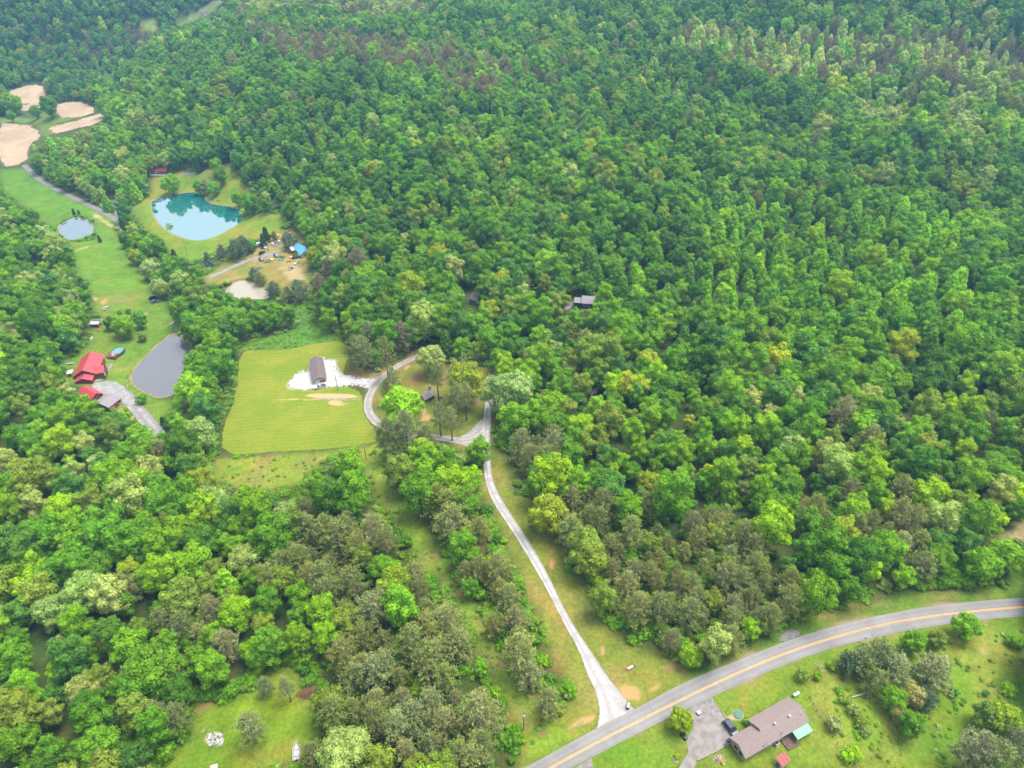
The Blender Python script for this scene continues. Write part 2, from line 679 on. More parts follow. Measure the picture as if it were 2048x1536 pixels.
PROTO = {
    'broad': [make_broad(1), make_broad(2, 17, 4.6, .08, 24), make_broad(3, 14.5, 5.3, .1, 26, 'dome'), make_broad(4, 17, 5.0, .1, 22),
              make_broad(5, 16, 4.4, .08, 20), make_broad(6, 13.5, 5.0, .08, 20, 'dome'), make_broad(8, 16, 5.2, .08, 30), make_broad(9, 15, 4.8, .1, 18, 'dome')],
    'cone': [make_cone(21, 16, 4.1), make_cone(22, 15, 4.4), make_cone(23, 16.5, 3.9), make_cone(24, 14.5, 4.3)],
    'pine': [make_pine(31, 15, 3.9), make_pine(32, 14, 4.2, .14), make_pine(33, 16, 3.7, .2), make_pine(34, 13.5, 4.0, .12), make_pine(35, 15, 4.4, .16)],
    'tallpine': [make_pine(41, 17, 2.3, .42, 1.0, 12), make_pine(42, 16, 2.6, .38, .9, 12)],
    'youngpine': [make_pine(71, 8, 2.9, .06, 1.3, 11), make_pine(72, 7.5, 3.1, .05, 1.3, 11)],
    'bigbroad': [make_broad(91, 19, 8.2, .03, 40, 'round', .3, 50), make_broad(92, 18, 8.0, .03, 44, 'dome', .3, 50)],
    'lowbroad': [make_broad(81, 11.5, 4.6, .02, 22), make_broad(82, 10.5, 4.8, .02, 26, 'dome'), make_broad(83, 12, 4.5, .03, 24)],
    'bush': [make_bush(51), make_bush(52, 2.2, 1.9), make_bush(53, 3.0, 1.6)],
    'cedar': [make_cone(61, 6, 1.5, .02, .16, 170), make_cone(62, 5.5, 1.7, .02, .16, 150)],
}
TINT = {
    'dark': (.055, .17, .016), 'mid': (.100, .265, .018), 'bright': (.155, .345, .016), 'lime': (.235, .43, .014),
    'yellow': (.27, .37, .025), 'olive': (.175, .27, .04), 'pale': (.28, .39, .11), 'blue': (.075, .215, .036),
    'pine': (.215, .28, .085), 'greypine': (.235, .29, .12), 'brownpine': (.22, .20, .125), 'cedar': (.035, .085, .03),
    'bluepine': (.10, .18, .115), 'tan': (.34, .30, .11),
}
CWORD = {'dark': 'dark green', 'mid': 'mid green', 'bright': 'bright green', 'lime': 'lime green', 'yellow': 'yellow green', 'olive': 'olive green',
         'pale': 'pale green', 'blue': 'bluish green', 'pine': 'olive', 'greypine': 'grey green', 'brownpine': 'brownish', 'cedar': 'dark', 'bluepine': 'bluish', 'tan': 'tan'}

# ------------------------------------------------------------------ ponds (before the terrain is final)
PX_PONDS = {
    'turquoise': [(302, 406), (310, 398), (332, 392), (370, 386), (395, 384), (412, 386), (407, 394), (414, 405), (435, 411), (470, 413), (490, 425), (490, 436),
                  (480, 446), (445, 467), (412, 480), (384, 481), (350, 470), (325, 454), (307, 430)],
    'blue': [(114, 456), (132, 443), (157, 433), (175, 441), (185, 451), (187, 464), (170, 477), (145, 480), (128, 476), (122, 466)],
    'grey': [(346, 664), (372, 679), (385, 700), (385, 745), (360, 780), (325, 798), (295, 786), (270, 773), (262, 755), (272, 735), (298, 706), (318, 690)],
    'muddy': [(450, 585), (457, 574), (474, 563), (492, 561), (512, 567), (530, 578), (541, 591), (535, 598), (510, 598), (475, 597)],
}
PIXDIRT = []
for nm, pts in PX_PONDS.items():
    sp = smooth_poly(pts, 2)
    c = sp.mean(0)
    zw = float(P(c[0], c[1])[2]) - .3
    d = ray(sp[:, 0], sp[:, 1])
    t = (zw - CAM_H) / d[:, 2]
    w = np.stack([d[:, 0] * t, d[:, 1] * t], 1)
    PONDS[nm] = (zw, w, w.min(0), w.max(0))

# ------------------------------------------------------------------ clearings, as outlines on the ground
CLR = {
    'field': [(478, 702), (575, 698), (640, 684), (690, 680), (700, 705), (695, 740), (760, 745), (758, 757), (740, 775), (728, 800), (730, 825), (745, 845), (775, 862), (770, 885), (745, 893), (660, 900), (560, 906),
              (438, 913), (445, 850), (462, 815), (470, 783)],
    'rough': [(425, 920), (745, 893), (770, 890), (760, 925), (745, 945), (735, 960), (720, 915), (690, 905), (640, 925), (610, 960), (540, 985), (470, 975), (430, 960)],
    'cut': [(735, 895), (752, 890), (762, 923), (782, 963), (812, 998), (845, 1038), (862, 1073), (887, 1118), (902, 1143), (917, 1165), (950, 1215), (972, 1257),
            (1002, 1302), (1022, 1327), (1049, 1372), (1074, 1405), (1086, 1435), (1110, 1440), (1150, 1460), (1200, 1440), (1210, 1450), (1051, 1536), (1040, 1530), (1044, 1465), (1024, 1440), (1002, 1385), (982, 1342),
            (952, 1302), (945, 1270), (912, 1210), (874, 1152), (860, 1150), (825, 1098), (802, 1055), (782, 1035), (755, 1005), (745, 955)],
    'drive': [(958, 985), (985, 1040), (1010, 1068), (1024, 1130), (1044, 1177), (1082, 1235), (1099, 1292), (1131, 1352), (1149, 1390), (1136, 1422), (1111, 1434), (1150, 1475),
              (1206, 1449), (1266, 1422), (1381, 1359), (1374, 1347), (1359, 1322), (1324, 1314), (1286, 1307), (1256, 1284), (1219, 1257), (1184, 1222), (1174, 1167),
              (1134, 1143), (1124, 1090), (1106, 1070), (1066, 1060), (1059, 1033), (1079, 998), (1029, 988), (1024, 913), (992, 890), (985, 830), (995, 745), (985, 738),
              (968, 830), (965, 880), (930, 872), (925, 895), (967, 925)],
    'yard': [(690, 700), (700, 720), (760, 745), (790, 725), (830, 695), (870, 690), (885, 725), (985, 735), (985, 830), (968, 890), (915, 900), (870, 885), (770, 862), (740, 838), (725, 800), (740, 775), (695, 750)],
    'meadowA': [(0, 338), (58, 337), (110, 377), (215, 427), (240, 445), (225, 452), (195, 450), (180, 436), (157, 430), (130, 440), (108, 458), (82, 439), (58, 421), (28, 396), (0, 375)],
    'meadowB': [(105, 456), (127, 478), (140, 490), (150, 515), (152, 545), (178, 570), (185, 592), (300, 577), (285, 545), (265, 520), (250, 500), (232, 465), (228, 446), (190, 440), (190, 480), (150, 484)],
    'home': [(185, 592), (300, 577), (325, 600), (350, 640), (352, 660), (340, 668), (300, 706), (268, 745), (270, 775), (325, 800), (345, 805), (335, 845), (320, 862), (312, 868), (270, 830), (252, 816), (222, 820), (195, 803), (176, 790), (168, 775), (140, 765),
             (127, 740), (130, 722), (175, 692), (182, 670), (203, 645), (185, 612)],
    'pondlawn': [(258, 420), (300, 392), (303, 365), (300, 350), (345, 345), (400, 340), (460, 325), (470, 350), (500, 380), (520, 392), (505, 410), (494, 425), (570, 430), (567, 450), (558, 465), (525, 475), (480, 488),
                 (430, 505), (400, 520), (375, 522), (345, 510), (325, 485), (290, 460)],
    'junk': [(405, 553), (450, 525), (520, 492), (555, 462), (582, 455), (615, 482), (614, 510), (620, 545), (622, 575), (610, 600), (588, 605), (560, 585), (530, 572), (505, 556), (440, 572), (412, 567)],
    'brush': [(588, 605), (612, 598), (622, 640), (640, 655), (690, 680), (575, 698), (478, 702), (500, 680), (560, 668), (600, 655), (595, 630)],
    'cropA': [(-10, 246), (43, 245), (78, 254), (86, 275), (64, 287), (58, 328), (-10, 338)],
    'cropB': [(8, 184), (40, 174), (84, 165), (96, 190), (92, 208), (70, 222), (40, 224), (28, 205)],
    'cropC': [(108, 205), (150, 203), (180, 207), (197, 222), (165, 236), (112, 238)],
    'cropD': [(94, 254), (130, 246), (163, 238), (212, 222), (212, 242), (175, 254), (140, 262), (100, 272)],
    'cropgap': [(-10, 232), (40, 235), (118, 215), (118, 234), (163, 235), (100, 252), (106, 268), (84, 272), (76, 252), (42, 244), (-10, 248)],
    'southlawn': [(1051, 1536), (1381, 1359), (1603, 1271), (1823, 1218), (2060, 1190), (2060, 1560), (1040, 1560)],
    'roadside': [(1375, 1360), (1470, 1310), (1536, 1285), (1556, 1262), (1611, 1236), (1686, 1221), (1773, 1199), (1836, 1180), (1911, 1176), (1961, 1184), (2011, 1170), (2025, 1115), (2060, 1105), (2060, 1200), (1911, 1215), (1823, 1225), (1711, 1248), (1603, 1278), (1469, 1330)],
    'eastdirt': [(2060, 1035), (2020, 1050), (2005, 1075), (2060, 1085)],
    'sw': [(325, 1536), (380, 1470), (385, 1395), (450, 1410), (500, 1385), (530, 1342), (587, 1327), (612, 1360), (622, 1402), (627, 1452), (630, 1480), (600, 1540), (330, 1560)],
    'topclear': [(278, 50), (300, 38), (322, 48), (312, 62), (290, 60)],
    'powercut': [(330, 52), (400, 20), (440, -4), (462, -4), (425, 25), (350, 50)],
    'woodhouse': [(1125, 613), (1142, 602), (1163, 592), (1190, 592), (1188, 613), (1160, 617)],
    'shedgap': [(181, 640), (207, 640), (208, 672), (183, 672)],
    'boatgap': [(330, 638), (354, 638), (354, 662), (330, 662)],
    'eastmeadow': [(1621, 1402), (1652, 1350), (1645, 1325), (1700, 1310), (1780, 1275), (1900, 1268), (2060, 1252), (2060, 1560), (1712, 1545), (1676, 1494), (1648, 1447)],
    'woodhouse2': [(934, 600), (938, 586), (951, 586), (951, 600)],
}
CW = {k: PP(v)[:, :2] for k, v in CLR.items()}

ROADS_PX = {  # centre lines with widths in metres
    'lane': ([(48, 330), (60, 343), (76, 358), (112, 379), (160, 402), (215, 428), (240, 446), (248, 462)], 4.6),
    'side': ([(228, 398), (234, 412), (237, 430), (240, 446)], 5.0),
    'junkdrive': ([(418, 556), (432, 549), (470, 532), (505, 517), (540, 509), (562, 505)], 4.2),
    'homedrive': ([(318, 872), (300, 850), (283, 828), (266, 806), (252, 790), (236, 779), (215, 773)], 6.5),
    'farpath': ([(362, 349), (390, 346), (420, 341), (452, 332), (462, 329)], 3.0),
}

# ------------------------------------------------------------------ ground sheet
def axis(lo, a, b, hi, step, g=1.16):
    x = list(np.arange(a, b + .01, step))
    s, t = step, x[-1]
    while t < hi:
        s = min(s * g, 160)
        t += s
        x.append(t)
    s, t = step, x[0]
    pre = []
    while t > lo:
        s = min(s * g, 160)
        t -= s
        pre.append(t)
    return np.array(pre[::-1] + x)


gx = axis(-2600, -480, 260, 2600, 2.5, 1.07)
gy = axis(-1500, 70, 560, 2800, 2.0, 1.02)
GX, GY = np.meshgrid(gx, gy)
X, Y = GX.ravel(), GY.ravel()
Z = H(X, Y)
NX, NY = len(gx), len(gy)
ii = (np.arange(NY - 1)[:, None] * NX + np.arange(NX - 1)[None]).ravel()
quads = np.stack([ii, ii + 1, ii + NX + 1, ii + NX], 1)

n1, n2, n3 = fbm(X / 9, Y / 9), fbm(X / 28 + 40, Y / 28), fbm(X / 4 + 9, Y / 4 + 5, 2)


def blend(col, c, m):
    m = np.clip(m, 0, 1)[:, None]
    return col * (1 - m) + np.asarray(c) * m


gc = np.tile(np.array([.052, .085, .022]), (len(X), 1))
gc = blend(gc, (.10, .075, .04), sstep(.45, .75, n1) * .55)
near = (np.abs(X) < 900) & (Y < 1300)
SDF = {}
for k, w in CW.items():
    s = np.full(X.shape, 1e3)
    s[near] = poly_sdf(X[near], Y[near], w)
    SDF[k] = s


def layer(key, base, alt, alt2, soft=2.5, amt=1.0, jag=3.0):
    global gc
    m = 1 - sstep(-soft, soft, SDF[key] + (n3 - .5) * jag)
    c = np.tile(np.asarray(base, float), (len(X), 1))
    c = blend(c, alt, sstep(.42, .68, n1))
    c = blend(c, alt2, sstep(.52, .75, n2) * .8)
    gc = gc * (1 - (m * amt)[:, None]) + c * (m * amt)[:, None]


layer('rough', (.16, .215, .03), (.175, .185, .05), (.12, .185, .03))
layer('cut', (.145, .225, .025), (.185, .195, .05), (.115, .20, .022))
layer('brush', (.075, .18, .025), (.10, .20, .03), (.07, .15, .025))
layer('drive', (.155, .175, .035), (.19, .175, .055), (.11, .155, .025))
layer('yard', (.15, .155, .035), (.20, .155, .07), (.10, .15, .025))
layer('meadowA', (.085, .19, .02), (.10, .195, .025), (.07, .165, .02))
layer('meadowB', (.10, .20, .02), (.115, .19, .025), (.08, .17, .02))
layer('home', (.11, .19, .025), (.135, .19, .035), (.09, .175, .02))
layer('pondlawn', (.155, .205, .025), (.18, .20, .035), (.11, .19, .025))
layer('junk', (.20, .18, .055), (.25, .205, .09), (.13, .165, .035))
layer('cropgap', (.10, .17, .03), (.12, .17, .04), (.08, .15, .03))
layer('southlawn', (.115, .185, .022), (.145, .18, .032), (.085, .175, .016), 1.5)
layer('eastmeadow', (.115, .20, .018), (.175, .20, .04), (.07, .155, .016), 2)
layer('roadside', (.09, .165, .022), (.14, .155, .045), (.075, .15, .02), 2)
layer('eastdirt', (.33, .26, .18), (.28, .22, .14), (.15, .15, .05))
layer('sw', (.125, .20, .016), (.17, .20, .03), (.09, .18, .014))
layer('topclear', (.13, .21, .05), (.15, .2, .06), (.1, .18, .04))
layer('powercut', (.12, .17, .07), (.15, .18, .09), (.10, .14, .06))
layer('woodhouse', (.17, .12, .08), (.15, .14, .06), (.11, .10, .05))

gc = gc * (.74 + .52 * fbm(X / 2.6 + 70, Y / 2.6, 2))[:, None]
gc = blend(gc, gc * np.array([1.35, 1.0, 1.2]), sstep(.5, .75, fbm(X / 6 + 5, Y / 6 + 60)) * .8)
# bare soil patches: (px, py, rx, ry, angle deg in the picture, colour key, strength)
DIRTS = [(1262, 1385, 34, 20, 20, 'o', 1.1), (1305, 1378, 40, 9, -24, 'o', .9), (1170, 1438, 30, 7, -22, 'o', .85), (1105, 1130, 5, 38, -22, 'o', .8), (1150, 1210, 5, 40, -24, 'o', .7), (1205, 1300, 5, 45, -28, 'o', .75),
         (1345, 1335, 25, 12, -10, 'b', .7), (1290, 1465, 60, 5, -27, 'b', .8), (660, 792, 62, 5, 1, 'o', 1.25), (675, 806, 26, 7, 4, 'o', .95), (600, 799, 70, 3, 0, 'o', .7), (520, 803, 60, 4, -4, 'b', .5),
         (848, 830, 18, 20, -30, 'o', .7), (852, 800, 20, 8, -30, 'o', .85), (835, 755, 22, 10, -25, 'b', .9), (865, 745, 12, 10, 0, 'b', .8), (955, 800, 16, 16, 0, 'b', .8), (900, 870, 20, 6, 0, 'b', .6), (745, 715, 30, 9, -10, 'b', .5),
         (815, 735, 14, 4, -30, 'o', .9), (1015, 880, 8, 40, 0, 'b', .6), (1005, 905, 6, 30, 5, 'o', .55), (770, 960, 10, 40, -15, 'b', .5), (930, 1190, 12, 30, -35, 'b', .75), (1000, 1320, 10, 35, -28, 'b', .6), (1070, 1395, 12, 35, -30, 'b', .9),
         (250, 600, 45, 4, -6, 'b', .8), (208, 605, 14, 6, -30, 'o', .8), (190, 597, 8, 6, 0, 'o', .9), (290, 627, 7, 5, 0, 'o', 1.0), (262, 640, 8, 9, 0, 'o', .8), (240, 675, 16, 4, 0, 'b', .8), (265, 838, 8, 10, 0, 'o', .8), (195, 655, 10, 10, 0, 'b', .7),
         (390, 385, 12, 6, 0, 'b', .9), (320, 398, 20, 4, -20, 'b', .9), (585, 545, 40, 22, 30, 't', .7), (560, 590, 30, 10, 40, 'b', .8), (600, 520, 14, 8, 0, 't', .7), (560, 505, 16, 8, 0, 'o', .6), (425, 565, 16, 4, -30, 'b', .6), (350, 400, 10, 3, -20, 'b', .6),
         (195, 520, 5, 5, 0, 'b', .4), (165, 497, 25, 3, -20, 't', .7), (215, 447, 20, 6, 30, 't', .8), (195, 433, 22, 8, 35, 't', .7),
         (405, 1420, 14, 16, -30, 'b', .8), (355, 1500, 20, 10, -35, 'o', .7), (560, 1400, 14, 50, 0, 'b', .45), (520, 1520, 40, 10, 0, 't', .45), (420, 1480, 26, 20, -30, 't', .6), (430, 1400, 20, 10, 0, 'b', .6),
         (1440, 1450, 9, 12, 0, 't', .5), (1480, 1430, 14, 12, 0, 't', .95), (1462, 1440, 14, 6, 30, 't', .8), (1490, 1495, 8, 20, 30, 't', .4), (1590, 1398, 14, 8, 20, 't', .8), (1570, 1370, 40, 20, 0, 'b', .3), (1440, 1520, 18, 16, 0, 't', .8), (1535, 1495, 34, 4, -28, 't', .8),
         (1965, 1300, 30, 14, 10, 't', .6), (1900, 1440, 50, 12, 20, 't', .45), (1720, 1390, 30, 5, 0, 't', .5), (1575, 1268, 22, 6, -22, 'b', .9), (1850, 1205, 16, 5, -8, 't', .5), (1640, 1390, 20, 4, 60, 'b', .5), (1910, 1480, 40, 8, 25, 't', .45), (1990, 1350, 22, 10, 0, 't', .4),
         (1080, 1470, 30, 10, -30, 'b', .7), (1150, 1452, 40, 8, -25, 't', .6)]
DC = {'o': (.40, .25, .115), 'b': (.24, .155, .085), 't': (.36, .29, .16)}
def soil_at(x, y, z, ok_, nz):
    """bare soil amount and colour at ground points"""
    dirt = np.zeros(len(x))
    dcol = np.tile(np.array(DC['b']), (len(x), 1))
    vx, vy, vz = project(np.stack([x, y, z], 1))
    for px, py, rx, ry, an, key, st in DIRTS:
        a = math.radians(an)
        dx, dy = vx - px, vy - py
        u, v = dx * math.cos(a) + dy * math.sin(a), -dx * math.sin(a) + dy * math.cos(a)
        d = np.sqrt((u / (rx * 1.3)) ** 2 + (v / (ry * 1.3)) ** 2)
        m = np.where(ok_ & (vz > 30), st * (1 - sstep(.1, 1.2, d)), 0) * (.45 + 1.0 * nz)
        w = m > dirt
        dcol[w] = DC[key]
        dirt = np.maximum(dirt, m)
    return dirt, dcol


VPX, VPY, VZ = project(np.stack([X, Y, Z], 1))
dirt, dcol = soil_at(X, Y, Z, near, n3)
# worn banks round the ponds
for nm, (zw, poly, lo, hi) in PONDS.items():
    m = (X > lo[0] - 8) & (X < hi[0] + 8) & (Y > lo[1] - 8) & (Y < hi[1] + 8)
    d = np.full(len(X), 99.)
    d[m] = poly_sdf(X[m], Y[m], poly)
    bank = np.where(d < 50, (1 - sstep(.3, 2.6, d)) * .75, 0)
    w = bank > dirt
    dcol[w] = (.27, .215, .10)
    dirt = np.maximum(dirt, bank)

UP = [(990, 1568), (1051, 1536), (1206, 1449), (1266, 1420), (1381, 1358), (1469, 1324), (1536, 1296.5), (1603, 1271), (1711, 1241), (1823, 1218), (1911, 1206.5), (2048, 1195.5), (2150, 1192)]
LOW = [(1085, 1568), (1142, 1536), (1184, 1515), (1336, 1436), (1424, 1394), (1536, 1343), (1636, 1304), (1761, 1271), (1898, 1247.5), (1961, 1240), (2048, 1233), (2150, 1230)]
up_w, low_w = smooth_line(PP(UP)[:, :2], 3), smooth_line(PP(LOW)[:, :2], 3)
m = near & (VPX > 900) & (VPY > 1050) & (VZ > 30)
for ln in (up_w, low_w):
    d = np.full(len(X), 99.)
    for i in range(len(ln) - 1):
        e = ln[i + 1] - ln[i]
        t = np.clip(((X[m] - ln[i][0]) * e[0] + (Y[m] - ln[i][1]) * e[1]) / (e @ e + 1e-9), 0, 1)
        d[m] = np.minimum(d[m], np.hypot(X[m] - ln[i][0] - e[0] * t, Y[m] - ln[i][1] - e[1] * t))
    v = (1 - sstep(.3, 2.6, d)) * (.05 + .85 * n1)
    w = v > dirt
    dcol[w] = (.25, .20, .13)
    dirt = np.maximum(dirt, v)
gme = np_mesh("ground", np.stack([X, Y, Z], 1), quads, None, [], None, True)


def put_attr(me, name, typ, arr):
    a = me.attributes.new(name, typ, 'POINT')
    if typ == 'FLOAT':
        a.data.foreach_set("value", np.asarray(arr, np.float32).ravel())
    elif typ == 'INT':
        a.data.foreach_set("value", np.asarray(arr, np.int32).ravel())
    elif typ == 'FLOAT_VECTOR':
        a.data.foreach_set("vector", np.asarray(arr, np.float32).ravel())
    else:
        c = np.asarray(arr, np.float32)
        a.data.foreach_set("color", np.c_[c, np.ones(len(c), np.float32)].ravel())


put_attr(gme, "soil", 'FLOAT', dirt)
put_attr(gme, "tone", 'FLOAT_COLOR', gc)
put_attr(gme, "soiltone", 'FLOAT_COLOR', dcol)
n = NT("ground")
f1, f2, f3 = n.noise(.9, 5, .7), n.noise(.16, 4, .6), n.noise(3.5, 3, .7)
k = n.math('MULTIPLY', n.ramp(f1, .25, .75, .72, 1.28), n.ramp(f3, .25, .75, .8, 1.2))
base = n.mix(1.0, n.attr("tone"), n.n("ShaderNodeCombineColor", {0: k, 1: k, 2: k}), 'MULTIPLY')
base = n.mix(n.ramp(f2, .5, .72, 0, .35), base, n.mix(1.0, base, (1.35, 1.0, 1.3), 'MULTIPLY'))
thr = n.math('ADD', n.math('MULTIPLY', f1, .6), n.math('MULTIPLY', f3, .4))
dm = n.ramp(n.math('SUBTRACT', n.attr("soil", out='Fac'), thr), -.12, .14)
kd = n.ramp(f3, .2, .8, .7, 1.3)
sc_ = n.mix(1.0, n.attr("soiltone"), n.n("ShaderNodeCombineColor", {0: kd, 1: kd, 2: kd}), 'MULTIPLY')
base = n.mix(1.0, base, (.80, .83, .60), 'MULTIPLY')
sc_ = n.mix(1.0, sc_, (.78, .76, .72), 'MULTIPLY')
M['ground'] = n.done(n.bsdf(n.mix(dm, base, sc_), .95, 0, .1, n.bump(f1, .6, .3)))
gme.materials.append(M['ground'])
tag(link("ground", gme), kind='structure')

# ------------------------------------------------------------------ sheets that lie on the ground
def sheet(name, poly, mat, off=.05, step=2.0, uvdist=False):
    """a filled outline that follows the terrain"""
    poly = np.asarray(poly)
    lo, hi = poly.min(0), poly.max(0)
    import bmesh
    bm = bmesh.new()
    # resample the outline
    pts = []
    for i in range(len(poly)):
        a, b = poly[i], poly[(i + 1) % len(poly)]
        m = max(1, int(np.linalg.norm(b - a) / step))
        for j in range(m): pts.append(a + (b - a) * j / m)
    pts = np.array(pts)
    xs, ys = np.meshgrid(np.arange(lo[0], hi[0], step), np.arange(lo[1], hi[1], step))
    xs, ys = xs.ravel(), ys.ravel()
    d = poly_sdf(xs, ys, poly)
    k = d < -step * .6
    from mathutils.geometry import delaunay_2d_cdt
    vv = [Vector(p) for p in pts] + [Vector((a, b)) for a, b in zip(xs[k], ys[k])]
    nb = len(pts)
    r = delaunay_2d_cdt(vv, [(i, (i + 1) % nb) for i in range(nb)], [], 0, 1e-4)
    v2 = np.array([(p.x, p.y) for p in r[0]])
    tris = np.array([f for f in r[2] if len(f) == 3])
    cen = v2[tris].mean(1)
    tris = tris[poly_sdf(cen[:, 0], cen[:, 1], poly) < 0]
    z = H(v2[:, 0], v2[:, 1]) + off
    me = np_mesh(name, np.c_[v2, z], None, tris, [mat], None, True)
    if me.polygons[0].normal.z < 0:
        me.flip_normals()
    put_attr(me, "edge", 'FLOAT', np.clip(-poly_sdf(v2[:, 0], v2[:, 1], poly), 0, 50))
    o = link(name, me)
    return tag(o, kind='structure')


def strip(name, left, right, mat, off=.06, step=1.5, cols=6, kind='structure'):
    """a ribbon between two edge lines given in world coordinates"""
    def res(l, m):
        l = np.asarray(l)[:, :2]
        s = np.r_[0, np.cumsum(np.linalg.norm(np.diff(l, axis=0), axis=1))]
        t = np.linspace(0, s[-1], m)
        return np.c_[np.interp(t, s, l[:, 0]), np.interp(t, s, l[:, 1])], s[-1]
    _, ln = res(left, 2)
    m = max(4, int(ln / step))
    a, b = res(left, m)[0], res(right, m)[0]
    u = np.linspace(0, 1, cols + 1)
    p = a[:, None] * (1 - u)[None, :, None] + b[:, None] * u[None, :, None]
    q = p.reshape(-1, 2)
    v = np.c_[q, H(q[:, 0], q[:, 1]) + off]
    c = cols + 1
    ii = (np.arange(m - 1)[:, None] * c + np.arange(cols)[None]).ravel()
    me = np_mesh(name, v, np.stack([ii, ii + 1, ii + c + 1, ii + c], 1), None, [mat], None, True)
    if me.polygons[0].normal.z < 0: me.flip_normals()
    put_attr(me, "across", 'FLOAT', np.tile(u, m))
    put_attr(me, "along", 'FLOAT', np.repeat(np.linspace(0, ln, m), c))
    o = link(name, me)
    return tag(o, kind=kind)


def offset_line(c, w):
    c = np.asarray(c)[:, :2]
    t = np.gradient(c, axis=0)
    t /= np.linalg.norm(t, axis=1, keepdims=True)
    nrm = np.c_[-t[:, 1], t[:, 0]]
    w = np.broadcast_to(np.asarray(w, float), (len(c),))[:, None]
    return c + nrm * w / 2, c - nrm * w / 2


# water
def water_mat(name, col, refl, rough=.02, wav=.02):
    n = NT(name)
    f = n.noise(1.2, 3, .6)
    nb = n.bump(f, wav, .05)
    d = n.n("ShaderNodeBsdfDiffuse", {'Color': col, 'Normal': nb})
    g = n.n("ShaderNodeBsdfGlossy", {'Color': (.96, .98, 1), 'Roughness': rough, 'Normal': nb})
    fr = n.n("ShaderNodeFresnel", {'IOR': refl, 'Normal': nb})
    return n.done(n.n("ShaderNodeMixShader", {0: fr.outputs[0], 1: d, 2: g}))


WM = {'turquoise': water_mat("pond_water_turquoise", (.005, .11, .12), 6.0), 'blue': water_mat("pond_water_blue", (.04, .08, .10), 4.0),
      'grey': water_mat("pond_water_grey", (.085, .085, .095), 1.9, .06, .05), 'muddy': water_mat("pond_water_muddy", (.25, .225, .175), 1.6, .05)}
for nm, (zw, poly, lo, hi) in PONDS.items():
    c = poly.mean(0)
    big = c + (poly - c) * 1.0
    dirs = poly - c
    big = c + dirs * (1 + .8 / np.linalg.norm(dirs, axis=1, keepdims=True))
    v = np.c_[np.r_[big, [c]], np.full(len(big) + 1, zw + .02)]
    nb = len(big)
    t = [(i, (i + 1) % nb, nb) for i in range(nb)]
    me = np_mesh("pond_water", v, None, t, [WM[nm]])
    if me.polygons[0].normal.z < 0: me.flip_normals()
    tag(link("pond_water", me), kind='structure')

# mown field, crop fields
n = NT("mown_grass")
co = n.coord()
f1, f2, f3 = n.noise(.06, 4, .6), n.noise(1.6, 4, .7), n.noise(.5, 3)
sx = n.n("ShaderNodeSeparateXYZ", {0: co})
wv = n.math('SINE', n.math('ADD', n.math('MULTIPLY', sx.outputs[1], 2.6), n.math('MULTIPLY', f1, 14.0)))
c = n.mix(n.ramp(f1, .35, .65), (.115, .165, .012), (.165, .185, .020))
c = n.mix(n.ramp(f3, .5, .75, 0, .6), c, (.10, .165, .012))
c = n.mix(n.ramp(n.noise(.15, 5, .75), .56, .72, 0, .55), c, (.20, .18, .04))
k = n.math('ADD', n.ramp(f2, .25, .75, .82, 1.18), n.math('MULTIPLY', wv, .05))
c = n.mix(1.0, c, n.n("ShaderNodeCombineColor", {0: k, 1: k, 2: k}), 'MULTIPLY')
fz_ = n.noise(3.5, 3, .7)
dm = n.ramp(n.math('SUBTRACT', n.attr("soil", out='Fac'), n.math('ADD', n.math('MULTIPLY', f2, .6), n.math('MULTIPLY', fz_, .4))), -.14, .16)
c = n.mix(dm, c, n.attr("soiltone"))
al = n.ramp(n.math('ADD', n.math('MULTIPLY', n.attr("edge", out='Fac'), .35), n.math('SUBTRACT', n.noise(.45, 6, .75), .62)), -.04, .10)
M['mown'] = n.done(n.bsdf(c, .95, 0, .1, n.bump(f2, .4, .15), al))
FIELD = [(478, 702), (520, 699), (575, 698), (640, 684), (690, 680), (700, 708), (690, 735), (690, 770), (728, 785), (727, 815), (735, 838), (752, 856), (757, 872), (750, 889), (660, 899), (560, 905), (438, 912), (445, 850), (462, 815), (470, 783)]
mf = sheet("mown_field", PP(smooth_poly(FIELD, 1))[:, :2], M['mown'], .035, 1.4)
_v = np.empty(len(mf.data.vertices) * 3, np.float32)
mf.data.vertices.foreach_get("co", _v)
_v = _v.reshape(-1, 3).astype(float)
_d, _c2 = soil_at(_v[:, 0], _v[:, 1], _v[:, 2], np.ones(len(_v), bool), fbm(_v[:, 0] / 3 + 9, _v[:, 1] / 3 + 5, 2))
put_attr(mf.data, "soil", 'FLOAT', _d)
put_attr(mf.data, "soiltone", 'FLOAT_COLOR', _c2)

n = NT("tilled_soil")
f1, f2 = n.noise(.05, 4), n.noise(.8, 4, .7)
c = n.mix(n.ramp(f1, .35, .65), (.265, .195, .13), (.33, .25, .17))
k = n.ramp(f2, .3, .7, .85, 1.15)
c = n.mix(1.0, c, n.n("ShaderNodeCombineColor", {0: k, 1: k, 2: k}), 'MULTIPLY')
sy = n.n("ShaderNodeSeparateXYZ", {0: n.coord()})
fur = n.math('SINE', n.math('ADD', n.math('MULTIPLY', sy.outputs[1], 1.1), n.math('MULTIPLY', f1, 22.0)))
kf = n.math('ADD', 1.0, n.math('MULTIPLY', fur, .05))
c = n.mix(1.0, c, n.n("ShaderNodeCombineColor", {0: kf, 1: kf, 2: kf}), 'MULTIPLY')
al = n.ramp(n.math('ADD', n.math('MULTIPLY', n.attr("edge", out='Fac'), .07), n.math('SUBTRACT', n.noise(.11, 6, .75), .60)), -.04, .10)
M['soil'] = n.done(n.bsdf(c, .95, 0, .1, None, al))
